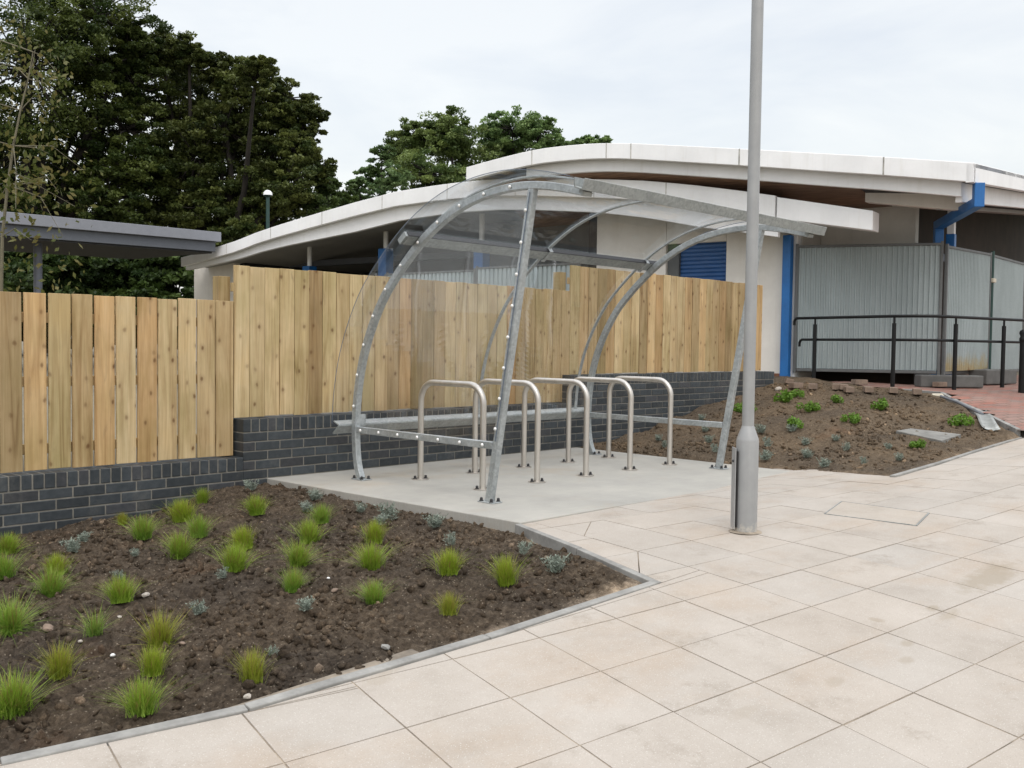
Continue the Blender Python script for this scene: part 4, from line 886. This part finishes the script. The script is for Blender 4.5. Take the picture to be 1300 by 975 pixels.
# ------------------------------------------------------------------ corrugated hoardings
def hoarding(p, q, z0, z1, label, pitch=.077, mat='hoarding', bow=0, group='corrugated steel hoarding panels', dz=0):
    p = np.array(p, float); q = np.array(q, float); L_ = np.hypot(*(q-p)); d = (q-p)/L_; nn = np.array([d[1], -d[0]])
    o = thing('hoarding_panel', label, 'hoarding panel', (p[0], p[1], z0), group)
    n = int(L_/pitch); prof = []
    for i in range(n):
        for f, h in ((0, 0), (.58, 0), (.68, 1), (.90, 1)): prof.append(((i+f)*L_/n, h*.028))
    prof.append((L_, 0)); V = []; rows = 5
    for j in range(rows):
        t = j/(rows-1); z = .05+(z1-z0-.08)*t+0
        for (a, h) in prof:
            b = bow*math.sin(PI*a/L_)*(1-t)**2; xy = d*a+nn*(h+b-.01); V.append((xy[0], xy[1], z+dz*a/L_))
    m = len(prof); F_ = [(j*m+i, j*m+i+1, (j+1)*m+i+1, (j+1)*m+i) for j in range(rows-1) for i in range(m-1)]
    mb = MB(); mb.add(V, F_); s = mb.build('corrugated_sheet', MT[mat], o, recalc=False)
    so2 = s.modifiers.new('thickness', 'SOLIDIFY'); so2.thickness = .0015
    def bar(name, a0, b0, z_0, z_1, w=.025):
        mb = MB(); mb.add([tuple(d*a+nn*c)+(z+dz*a/L_,) for z in (z_0, z_1) for a, c in ((a0, -w), (b0, -w), (b0, w), (a0, w))], [(0, 3, 2, 1), (4, 5, 6, 7), (0, 1, 5, 4), (1, 2, 6, 5), (2, 3, 7, 6), (3, 0, 4, 7)]); mb.build(name, MT['hoard_frame'], o, bevel=.006)
    H = z1-z0
    bar('top_rail', .0, L_, H-.035, H+.005); bar('bottom_rail', .045, L_-.045, .0, .045); bar('end_post', -.012, .036, -.02, H+.03, .024); bar('end_post', L_-.036, L_+.004, -.02, H+.03, .024)
    return o
hoarding((14.30, 7.73), (15.255, 5.79), .745, 2.755, 'wide pale grey corrugated steel panel beside the blue pipe box')
hoarding((15.29, 5.75), (17.36, 5.80), .735, 2.715, 'corrugated steel panel with rust stains along its bottom edge', .066, 'hoarding_rust', .10, dz=.035)
hoarding((17.50, 5.83), (19.6, 5.95), .74, 2.75, 'dull corrugated steel panel cut by the right photo edge', .066)
a8 = math.radians(8); E1 = np.array([-math.sin(a8), math.cos(a8), 0]); N1 = np.array([math.cos(a8), math.sin(a8), 0])
def L(s, t, z): v = E1*s+N1*(t+15.23); return (v[0], v[1], z)
for k, lab in enumerate(['corrugated hoarding panel behind the fence right of the thin steel post', 'corrugated hoarding panel behind the fence left of the raking post', 'corrugated hoarding panel behind the fence at the open bay left end']):
    s0 = 9.46+k*2.4; zt = (2.60, 2.56, 2.52)[k]; p = L(s0, -.5, 0); q = L(s0+2.38, -.5, 0); hoarding(p[:2], q[:2], zt-2.0, zt, lab, .10)
# concrete hoarding feet and dark timbers under the hoarding
def block(u0, c, rz, l, w, h, lab, mat='kerb'):
    mb = MB(); mb.box(-l/2, l/2, -w/2, w/2, 0, h); o = mb.build('concrete_block', MT[mat], bevel=.02, seg=3); o.location = c; o.rotation_euler = (0, 0, rz); tag(o, lab, 'concrete block', 'concrete blocks under the hoarding')
MT['block_dark'] = plain('damp_concrete', (.115, .115, .11), .9, var=.2, sc=5, bumps=.3)
block(0, (14.72, 5.45, .565), -.80, .92, .25, .18, 'dark concrete block under the hoarding corner behind a handrail post', 'block_dark')
block(0, (16.9, 5.55, .57), -.1, 1.1, .3, .24, 'dark concrete block at the foot of the right hoarding', 'block_dark')
mb = MB()
mb.tube([L(6.3-.4, -.0, 0)[:2]+(.0,)]*2, .01) if False else None
gp = thing('gap_post', 'thin dark green steel post between two hoarding panels', 'post', (17.43, 5.79, .55)); mb = MB(); mb.tube([(0, 0, 0), (0, 0, 2.25)], .03, 12); mb.build('tube', MT['green_metal'], gp); mb = MB(); mb.box(-.07, .07, -.05, .05, 1.72, 1.79); mb.build('coupler', MT['handle'], gp, bevel=.008)

# ------------------------------------------------------------------ the building
bd = thing('building', 'low white building with curved overhanging roofs and blue pipes behind the fence', 'building', (0, 0, 0))
def lbox(name, s0, s1, t0, t1, z0, z1, mat, parent=bd, bevel=.01):
    mb = MB(); mb.box(s0, s1, t0, t1, z0, z1, L); return mb.build(name, MT[mat], parent, bevel=bevel)
# lower roof over the open bay
LR = np.array([(5.72, 3.455), (6.3, 3.58), (7.11, 3.74), (8.0, 3.89), (8.67, 3.97), (9.5, 4.06), (10.4, 4.15), (11.2, 4.205), (12, 4.225), (12.8, 4.215), (13.73, 4.185), (14.9, 4.06), (16, 3.92), (17.24, 3.755), (18.1, 3.62), (18.83, 3.47), (19.5, 3.37), (20.3, 3.25), (21.0, 3.17)])
zl = lambda s: np.interp(s, LR[:, 0], LR[:, 1]); h1f = lambda s: np.interp(s, [5.7, 12, 19, 21], [.335, .305, .25, .22]); h2f = lambda s: np.interp(s, [5.7, 7, 9, 12, 15, 18.8, 21], [.62, .66, .56, .55, .58, .40, .30])
ss = np.linspace(5.72, 21, 60)
st_ = lambda lo, hi, t0, t1, mb: mb.strip(list(zip(ss, lo)), list(zip(ss, hi)), lambda p, q, d: L(p, d, q), t0, t1)
mb = MB(); st_(zl(ss)-h1f(ss), zl(ss), -.80, -.70, mb); mb.build('fascia', MT['white'], bd, bevel=.008)
mb = MB(); st_(zl(ss)-h2f(ss), zl(ss)-h1f(ss)+.02, -.66, -.56, mb); mb.build('lower_fascia', MT['white'], bd, bevel=.008)
mb = MB(); st_(zl(ss)-.12, zl(ss)-.01, -.70, 8.5, mb); mb.build('roof', MT['canopy_grey'], bd)
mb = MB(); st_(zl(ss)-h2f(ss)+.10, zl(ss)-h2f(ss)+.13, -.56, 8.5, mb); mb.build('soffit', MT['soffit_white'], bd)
for s_j in (7.6, 9.0, 10.7, 12.35, 14.1, 15.9, 17.6, 19.2): lbox('fascia_joint', s_j-.008, s_j+.008, -.804, -.79, float(zl(s_j)-h1f(s_j))+.003, float(zl(s_j))-.003, 'joint_pale', bevel=0)
# beam that carries the lower fascia past the wall end
mb = MB(); mb.strip([(4.24, 2.83), (5.69, 3.10)], [(4.24, 3.115), (5.69, 3.43)], lambda p, q, d: L(p, d, q), -.81, -.5); mb.build('fascia_end_beam', MT['white'], bd, bevel=.01)
# upper roof
UR = np.array([(2.83, 3.60), (3.98, 3.80), (4.8, 3.93), (6.07, 4.14), (7.0, 4.285), (7.48, 4.36), (8.0, 4.44), (8.52, 4.505), (8.99, 4.54), (9.64, 4.56), (10.1, 4.55), (10.5, 4.515), (11.0, 4.465), (11.55, 4.40)])
UR = np.array([(a, b) for a, b in smooth_path(UR, 1)]); zu = lambda s: np.interp(s, UR[:, 0], UR[:, 1])
zs = lambda t: np.interp(t, [-1.2, 16], [0, 1.80])
ss = np.linspace(2.83, 11.55, 50)
mb = MB(); st_(zu(ss)-.255, zu(ss), -1.20, -1.10, mb); mb.build('upper_fascia', MT['white'], bd, bevel=.008)
s2 = ss.copy(); ss = np.linspace(3.02, 10.3, 40); mb = MB(); st_(zu(ss)-.44, zu(ss)-.235, -1.02, -.93, mb); mb.build('upper_lower_fascia', MT['white'], bd, bevel=.008)
for s_j in (4.0, 6.15, 8.05, 8.52, 10.05): lbox('fascia_joint', s_j-.010, s_j+.010, -1.204, -1.19, float(zu(s_j))-.252, float(zu(s_j))-.003, 'joint' if s_j < 7 else 'joint_pale', bevel=0)
tt = np.linspace(-1.20, 16, 30); rs_ = np.linspace(2.83, 11.55, 26)
def rgrid(name, dz, mat, s0=2.83, s1=11.55, t0=-1.1, t1=16, th_=.05):
    A = np.linspace(s0, s1, 26); B = np.linspace(t0, t1, 24); V = []; 
    for lev in (0, th_):
        for s in A:
            for t in B: V.append(L(s, t, 3.6+float((zu(s)-3.6)*max(0, 1-max(0, t+1)/1.6)+zs(t))+dz+lev))
    nb = len(B); na = len(A); F_ = []
    for lev in (0, na*nb):
        for i in range(na-1):
            for j in range(nb-1): F_.append((lev+i*nb+j, lev+(i+1)*nb+j, lev+(i+1)*nb+j+1, lev+i*nb+j+1))
    q = na*nb
    for i in range(na-1): F_ += [(i*nb, (i+1)*nb, q+(i+1)*nb, q+i*nb), (i*nb+nb-1, q+i*nb+nb-1, q+(i+1)*nb+nb-1, (i+1)*nb+nb-1)]
    for j in range(nb-1): F_ += [(j, q+j, q+j+1, j+1), ((na-1)*nb+j, (na-1)*nb+j+1, q+(na-1)*nb+j+1, q+(na-1)*nb+j)]
    mb = MB(); mb.add(V, F_); return mb.build(name, MT[mat], bd)
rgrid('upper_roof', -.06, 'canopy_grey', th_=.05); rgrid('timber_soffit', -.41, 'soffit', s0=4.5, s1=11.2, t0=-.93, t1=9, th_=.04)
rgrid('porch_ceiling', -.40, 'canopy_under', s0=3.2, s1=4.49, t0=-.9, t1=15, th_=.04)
# south side fascia of the upper roof
ts = np.linspace(-1.2, 16, 24); zz = 3.60+zs(ts)
sfun = lambda p, q, d: L(d, p, q)
mb = MB(); mb.strip(list(zip(ts, zz-.255)), list(zip(ts, zz)), sfun, 2.83, 2.93); mb.build('upper_fascia', MT['white'], bd, bevel=.008)
ts2 = np.linspace(-.93, 16, 24); z2 = 3.60+zs(ts2); mb = MB(); mb.strip(list(zip(ts2, z2-.50)), list(zip(ts2, z2-.235)), sfun, 3.02, 3.11); mb.build('upper_lower_fascia', MT['white'], bd, bevel=.008)
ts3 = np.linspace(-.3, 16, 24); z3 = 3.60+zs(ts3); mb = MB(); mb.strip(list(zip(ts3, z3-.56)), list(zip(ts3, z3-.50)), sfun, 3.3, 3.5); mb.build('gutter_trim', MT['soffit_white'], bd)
mb = MB(); mb.strip([(3.05, 3.08), (4.5, 3.32)], [(3.05, 3.27), (4.5, 3.52)], lambda p, q, d: L(p, d, q), -.35, -.15); mb.build('edge_beam', MT['cream'], bd, bevel=.01)
# walls: west wall with shutter opening
lbox('wall', 5.79, 6.87, 0, .25, .2, 3.55, 'cream'); lbox('wall', 8.0, 9.42, 0, .25, .2, 3.9, 'cream'); lbox('wall', 6.874, 7.996, .003, .247, 2.90, 3.75, 'cream'); lbox('wall', 6.874, 7.996, .003, .247, .2, 1.2, 'cream')
mb = MB(); z = 1.2
while z < 2.9: mb.prism([(.13, z), (.115, z+.02), (.115, z+.055), (.13, z+.068)], lambda p, q, d: L(d, p, q), 6.874, 7.77); z += .07
mb.prism([(.135, 1.2), (.15, 1.2), (.15, 2.9), (.135, 2.9)], lambda p, q, d: L(d, p, q), 6.874, 7.77); mb.build('shutter', MT['shutter'], bd)
lbox('shutter_reveal', 7.775, 7.995, .06, .2, 1.2, 2.9, 'drab')
lbox('brick_plinth', 5.76, 6.1, -.012, .2, .3, .70, 'red_brick')
lbox('wall_edge_trim', 5.66, 5.785, .03, .22, .3, 3.5, 'white')
lbox('pipe_box', 5.70, 5.835, -.16, -.018, .45, 2.92, 'blue', bevel=.012)
lbox('return_wall', 4.13, 5.655, 1.1, 1.3, .2, 3.75, 'cream'); lbox('wall_shade_band', 4.08, 5.655, 1.02, 1.097, .2, 1.0, 'dark_brick'); lbox('corner_wall', 5.66, 5.785, .26, 1.3, .2, 3.5, 'cream');  # low dark band is added to stand for the shadow under the hoarding
lbox('gable_wall', 5.8, 9.4, .31, .5, 3.3, 3.75, 'cream')
tw_ = np.linspace(1.35, 15, 20); mb = MB(); mb.strip([(t, .4) for t in tw_], [(t, 3.52+float(zs(t))) for t in tw_], lambda p, q, d: L(d, p, q), 4.60, 4.75); mb.build('porch_wall', MT['dark_brick'], bd); lbox('porch_band', 4.575, 4.597, 1.36, 15, 2.85, 3.0, 'blue_frame')
for t0 in (2.6, 5.2, 7.8): 
    w_ = lbox('porch_window', 4.57, 4.596, t0, t0+1.6, 1.5, 2.846, 'blue_frame'); lbox('pane', 4.56, 4.569, t0+.08, t0+1.52, 1.58, 2.78, 'glass_dark', w_)
# open bay
lbox('bay_side_wall', 9.425, 9.6, .0, 8.4, .2, 3.98, 'charcoal'); lbox('bay_back_wall', 9.6, 20.5, 4.2, 4.4, .2, 4.0, 'charcoal'); lbox('bay_screen', 9.62, 12.6, .55, .62, .4, 3.62, 'drab'); lbox('bay_beam', 9.6, 19.8, 1.6, 1.75, 3.05, 3.2, 'canopy_dark')
lbox('end_wall', 19.98, 21.6, .0, .2, 0, 3.1, 'cream'); lbox('end_wall', 19.8, 20.0, .205, 8.4, 0, 3.25, 'charcoal')
for s_c, zt_, zb in ((17.53, 3.5, 2.90), (15.05, 3.75, 3.19), (12.35, 3.8, 3.05)):
    mb = MB(); p = L(s_c, .3, 0); mb.tube([(p[0], p[1], zb-.05), (p[0], p[1], zt_)], .055, 16); c = mb.build('column', MT['cap'], bd)
    mb = MB(); mb.box(s_c-.12, s_c+.12, .18, .42, .3, zb, L); mb.build('column_sleeve', MT['blue'], c, bevel=.01)
mb = MB(); mb.box(3.57, 3.70, 1.22, 1.35, .5, 2.95, L); c = mb.build('porch_column', MT['blue'], bd, bevel=.008); lbox('column_head', 3.58, 3.69, 1.23, 1.34, 2.95, 3.4, 'white', c)
# rainwater pipe
A_, B_, C_, D_ = (2.81, -.98, 3.36), (2.81, -.98, 3.10), (3.74, .92, 3.06), (3.74, .92, .5)
mb = MB(); hw = .065
def sq(path):
    vs = []; P = [Vector(L(*p)) for p in path]; n1 = Vector(L(0, 0, 0))-Vector(L(0, 0, 0))
    hd = Vector(L(C_[0], C_[1], 0))-Vector(L(A_[0], A_[1], 0)); hd.normalize(); sd2 = Vector((0, 0, 1)).cross(hd)
    for i, q in enumerate(P):
        t0 = (P[i]-P[i-1]).normalized() if i else (P[1]-P[0]).normalized(); t1 = (P[i+1]-P[i]).normalized() if i < len(P)-1 else t0
        bis = (t0+t1).normalized(); nn = sd2.cross(bis); k = 1/max(.5, bis.dot(t1)); vs += [q+sd2*a*hw+nn*b*hw*k for a, b in ((-1, -1), (1, -1), (1, 1), (-1, 1))]
    m = len(P); fs = [(i*4+j, i*4+(j+1) % 4, i*4+4+(j+1) % 4, i*4+4+j) for i in range(m-1) for j in range(4)]+[(3, 2, 1, 0), (4*m-4, 4*m-3, 4*m-2, 4*m-1)]
    return vs, fs
mb.add(*sq([A_, B_, C_, D_])); mb.build('downpipe', MT['blue'], bd, bevel=.008)

# ------------------------------------------------------------------ grey flat canopy on the left
cn_ = thing('walkway_canopy', 'flat grey canopy roof on a post joining the building at the left', 'canopy', L(19.34, -6, 0)); co_ = Vector(cn_.location)
Lc = lambda s, t, z: tuple(Vector(L(s, t, z+.0213*(t+.84)))-co_)
def cbox(name, s0, s1, t0, t1, z0, z1, mat): mb = MB(); mb.box(s0, s1, t0, t1, z0, z1, Lc); return mb.build(name, MT[mat], cn_, bevel=.008)
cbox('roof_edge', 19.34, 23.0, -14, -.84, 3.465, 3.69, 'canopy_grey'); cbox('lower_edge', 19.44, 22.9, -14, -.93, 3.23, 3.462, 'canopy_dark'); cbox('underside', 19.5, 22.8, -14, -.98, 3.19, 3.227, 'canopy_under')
for t in (-4.8, -10.5): mb = MB(); mb.tube([Lc(20.2, t, z) for z in (0, 3.2)], .085, 18); mb.build('post', MT['canopy_post'], cn_)
# green lamp behind the roof
gl_ = at_depth(340, 246, 32); gp = thing('lantern_post', 'green lamp post with white dome top seen over the curved roof', 'lamp post', (gl_[0], gl_[1], .5)); hz = gl_[2]-.5
mb = MB(); mb.tube([(0, 0, 0), (0, 0, hz-.12)], .06, 14); mb.build('pole', MT['green_metal'], gp)
mb = MB(); mb.tube([(0, 0, hz-.12), (0, 0, hz-.06), (0, 0, hz-.05)], [.07, .145, .15], 18); mb.build('lamp_collar', MT['green_metal'], gp)
mb = MB(); mb.tube([(0, 0, hz-.05), (0, 0, hz+.03), (0, 0, hz+.09), (0, 0, hz+.12)], [.155, .145, .10, .035], 18); mb.build('lamp_dome', MT['globe'], gp)

# ------------------------------------------------------------------ trees
def leaves(cent, sz, cols, rs, up=.35, asp=.55):
    r = np.random.default_rng(rs); n = len(cent); nr = r.normal(size=(n, 3)); nr[:, 2] = np.abs(nr[:, 2])+up; nr /= np.linalg.norm(nr, axis=1)[:, None]
    a = np.cross(nr, r.normal(size=(n, 3))); a /= np.linalg.norm(a, axis=1)[:, None]; b = np.cross(nr, a); s = (sz*r.uniform(.6, 1.25, n))[:, None]
    V = np.stack([cent-a*s, cent+b*s*asp-nr*s*.12, cent+a*s-nr*s*.25, cent-b*s*asp-nr*s*.12], 1).reshape(-1, 3)
    return V, np.arange(4*n).reshape(n, 4), np.repeat(cols, 4, 0)
def tree(name, label, cat, lobes, base, dep_group, leaf_sz, c0, c1, rs, clumps=46, per=120, cr=.30, trunk_r=.3, flat=.5, cmat='leaf', bark='bark', vis=1.0, split=.35):
    r = np.random.default_rng(rs); base = np.array(base, float); t = thing(name, label, cat, base, dep_group)
    cen = []; col = []; tw = MB(); c0 = np.array(c0); c1 = np.array(c1)
    lc = np.array([l[:3] for l in lobes]); top = lc.mean(0); fork = base+(top-base)*split; fork[:2] = base[:2]+(top[:2]-base[:2])*.25
    rel_ = lambda p: tuple(np.asarray(p)-base)
    k3 = [rel_(base+(fork-base)*f+np.array([r.normal(0, .05), r.normal(0, .05), 0])*trunk_r*4*f) for f in (0, .15, .5, 1)]
    tw.tube(k3, [trunk_r*1.35, trunk_r*1.05, trunk_r*.9, trunk_r*.75], 10)
    for (x, y, z, R_) in lobes:
        c = np.array([x, y, z]); mid = fork+(c-fork)*.5+r.normal(0, .25, 3)*np.linalg.norm(c-fork)*.18
        tw.tube([rel_(fork), rel_(mid), rel_(c)], [trunk_r*.5, trunk_r*.33, trunk_r*.13], 7)
        shade = r.uniform(.8, 1.2); ax = r.uniform(.8, 1.2, 3)
        for q in range(int(clumps)):
            d = r.normal(size=3); d /= np.linalg.norm(d); d[2] *= .85; rad_ = R_*(.2+.85*r.random()**.55)*(1.22 if r.random() < .18 else 1); d = d*ax; p = c+d*rad_
            if q % 2 == 0 or rad_ > R_*1.05: tw.tube([rel_(c+d*rad_*.1), rel_(c+d*rad_*.55+r.normal(0, .06, 3)*R_), rel_(p)], [trunk_r*.10, trunk_r*.06, trunk_r*.02], 5, False)
            crr = R_*cr*r.uniform(.6, 1.25); m = int(per*r.uniform(.5, 1.4)); g = r.normal(size=(m, 3)); g /= np.linalg.norm(g, axis=1)[:, None]; g *= (r.random(m)**.45)[:, None]*crr; g[:, 2] *= flat
            cen.append(p+g); k = np.clip(r.normal(.42, .28)+r.normal(0, .15, m), 0, 1)[:, None]; col.append((c0*(1-k)+c1*k)*shade)
    cen = np.concatenate(cen)-base; col = np.concatenate(col)
    me = npmesh('crown', *leaves(cen, leaf_sz, col, rs+1)); me.materials.append(MT[cmat]); link(bpy.data.objects.new('crown', me), t)
    tw.build('trunk', MT[bark], t, recalc=False); return t
def lob(lst, dep, dd=1.0, rs=0):
    r = np.random.default_rng(rs); out = []
    for (u, v, pr) in lst:
        d_ = dep+r.normal(0, dd); p = at_depth(u, v, d_); out.append((p[0], p[1], p[2], pr*d_/FOC))
    return out
def gbase(u, dep, z=.45): p = at_depth(u, 440, dep); return (p[0], p[1], z)
DK0, DK1 = (.030, .052, .012), (.125, .155, .036)
tree('broadleaf_tree', 'huge dark green tree filling the upper left corner of the photo', 'tree', lob([(-90, 60, 105), (40, -30, 95), (125, 20, 62), (40, 90, 90), (120, 110, 70), (-60, 190, 90), (30, 190, 70), (110, 205, 55), (165, 60, 32), (160, 165, 45), (-150, 150, 90), (70, 255, 50), (10, 260, 50), (140, 255, 45), (85, 60, 60), (170, 110, 45), (180, 215, 45)], 36, 1.5, 1), gbase(60, 36), 'dark trees behind the left canopy', .072, DK0, DK1, 100, 78, 150, .24, .42)
tree('broadleaf_tree', 'dark tree with ragged right edge above the green lamp post', 'tree', lob([(205, 66, 28), (240, 66, 26), (278, 92, 28), (325, 92, 24), (215, 85, 42), (255, 130, 55), (310, 115, 42), (365, 125, 32), (393, 145, 20), (250, 200, 50), (320, 185, 52), (375, 190, 30), (300, 250, 50), (365, 240, 40), (215, 255, 45), (400, 215, 22), (230, 160, 45), (285, 165, 45), (340, 215, 45), (260, 265, 45), (335, 265, 40), (205, 210, 45), (350, 150, 32), (385, 175, 26), (170, 292, 36), (215, 296, 34), (255, 300, 34), (130, 296, 34), (300, 300, 34)], 38, 1.2, 2), gbase(275, 38), 'dark trees behind the left canopy', .072, (.034, .052, .013), (.14, .16, .042), 120, 78, 125, .26, .34)
tree('broadleaf_tree', 'low dark tree crown between the big trees and the curved roof', 'tree', lob([(425, 250, 24), (400, 265, 30), (440, 265, 20), (412, 238, 12)], 40, .8, 3), gbase(415, 40), 'dark trees behind the left canopy', .085, (.034, .060, .016), (.11, .155, .044), 130, 60, 80, .28, .15)
MG0, MG1 = (.09, .155, .052), (.27, .38, .14)
tree('broadleaf_tree', 'rounded green tree behind the curved roof, left of the taller one', 'tree', lob([(570, 168, 34), (535, 175, 30), (512, 195, 28), (590, 200, 42), (545, 220, 40), (600, 235, 36), (560, 255, 35)], 46, 1.2, 4), gbase(570, 46), 'green trees behind the curved roofs',   .078, (.065, .105, .030), (.215, .275, .085), 140, 74, 120, .27, .3)
tree('broadleaf_tree', 'tallest mid green tree behind the curved roof, right of the rounded one', 'tree', lob([(650, 163, 32), (685, 168, 26), (628, 170, 22), (665, 195, 36), (703, 185, 20), (630, 205, 34), (690, 210, 30)], 49, 1.2, 5), gbase(665, 49), 'green trees behind the curved roofs', .078, MG0, MG1, 150, 68, 115, .27, .3)
tree('broadleaf_tree', 'loose small green tree with gaps, at the left end of the far group', 'tree', lob([(485, 200, 18), (470, 222, 18), (500, 225, 22), (455, 235, 14), (480, 250, 24), (450, 258, 20)], 44, 1, 6), gbase(475, 44), 'green trees behind the curved roofs', .09, (.08, .14, .055), (.21, .30, .12), 160, 34, 60, .27, .2)
tree('broadleaf_tree', 'tiny tree tops just peeping over the upper roof', 'tree', lob([(735, 180, 9), (748, 178, 8), (766, 179, 8), (757, 186, 10), (725, 188, 10)], 52, .8, 7), gbase(748, 52), 'green trees behind the curved roofs', .12, MG0, MG1, 170, 16, 50, .4, .15)
UL = ['leafy green shrub under the canopy at the left photo edge', 'dark shrub left of the canopy post', 'dark shrub right of the canopy post', 'shrub in deep shade under the middle of the canopy', 'pale green shrub near the white end wall', 'dark hedge bush beside the white end wall']
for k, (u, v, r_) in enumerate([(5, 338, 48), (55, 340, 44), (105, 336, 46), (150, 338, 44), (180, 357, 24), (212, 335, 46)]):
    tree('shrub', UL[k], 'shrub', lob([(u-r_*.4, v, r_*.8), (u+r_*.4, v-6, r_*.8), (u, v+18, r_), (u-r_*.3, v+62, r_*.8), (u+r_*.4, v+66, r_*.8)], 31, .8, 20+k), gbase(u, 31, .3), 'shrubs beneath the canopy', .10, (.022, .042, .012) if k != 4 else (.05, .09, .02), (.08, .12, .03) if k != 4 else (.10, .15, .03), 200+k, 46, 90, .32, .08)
# young tree just behind the fence
yb = at_depth(2, 330, 11.5); r = np.random.default_rng(5); ty = thing('young_tree', 'thin young tree with sparse yellowing leaves behind the fence at the left edge', 'tree', (yb[0], yb[1], .0)); yo = np.array(ty.location)
mb = MB(); tr_px = [(1, 400), (3, 300), (10, 235), (17, 185), (26, 140), (36, 100), (42, 66)]; TP = [at_depth(u, v, 11.5)-yo for u, v in tr_px]; TP = [np.array([TP[0][0]*.9, TP[0][1]*.9, 0])]+TP
mb.tube(TP, list(np.linspace(.024, .006, len(TP))), 9); cen = []
for k, (i, ex) in enumerate([(2, (48, 232)), (2, (-40, 270)), (3, (62, 195)), (3, (-30, 190)), (4, (60, 150)), (4, (-20, 130)), (5, (66, 120)), (5, (0, 80)), (6, (70, 90)), (2, (95, 262)), (3, (105, 215)), (1, (40, 305)), (1, (-50, 340)), (2, (80, 300)), (6, (10, 55)), (5, (45, 60)), (3, (20, 265)), (2, (75, 245))]):
    a = TP[i+1]; e = at_depth(*ex, 11.5+r.normal(0, .35))-yo; m_ = (a+e)/2+r.normal(0, .10, 3)+np.array([0, 0, .08]); mb.tube([a, m_, e], [.008, .005, .0025], 6)
    for q in range(44):
        t_ = r.uniform(.2, 1.08); p = (a*(1-t_)**2+2*m_*t_*(1-t_)+e*t_*t_)+r.normal(0, .14, 3); cen.append(p)
for q in range(50): p = at_depth(r.uniform(-20, 110), r.uniform(325, 372), 11.5+r.normal(0, .4))-yo; cen.append(p)
mb.build('trunk', MT['bark_pale'], ty); cen = np.array(cen); k = r.random(len(cen))[:, None]
me = npmesh('crown', *leaves(cen, .044, np.array([.075, .095, .020])*(1-k)+np.array([.16, .135, .045])*k, 9, -.2, .5)); me.materials.append(MT['leaf']); link(bpy.data.objects.new('crown', me), ty)
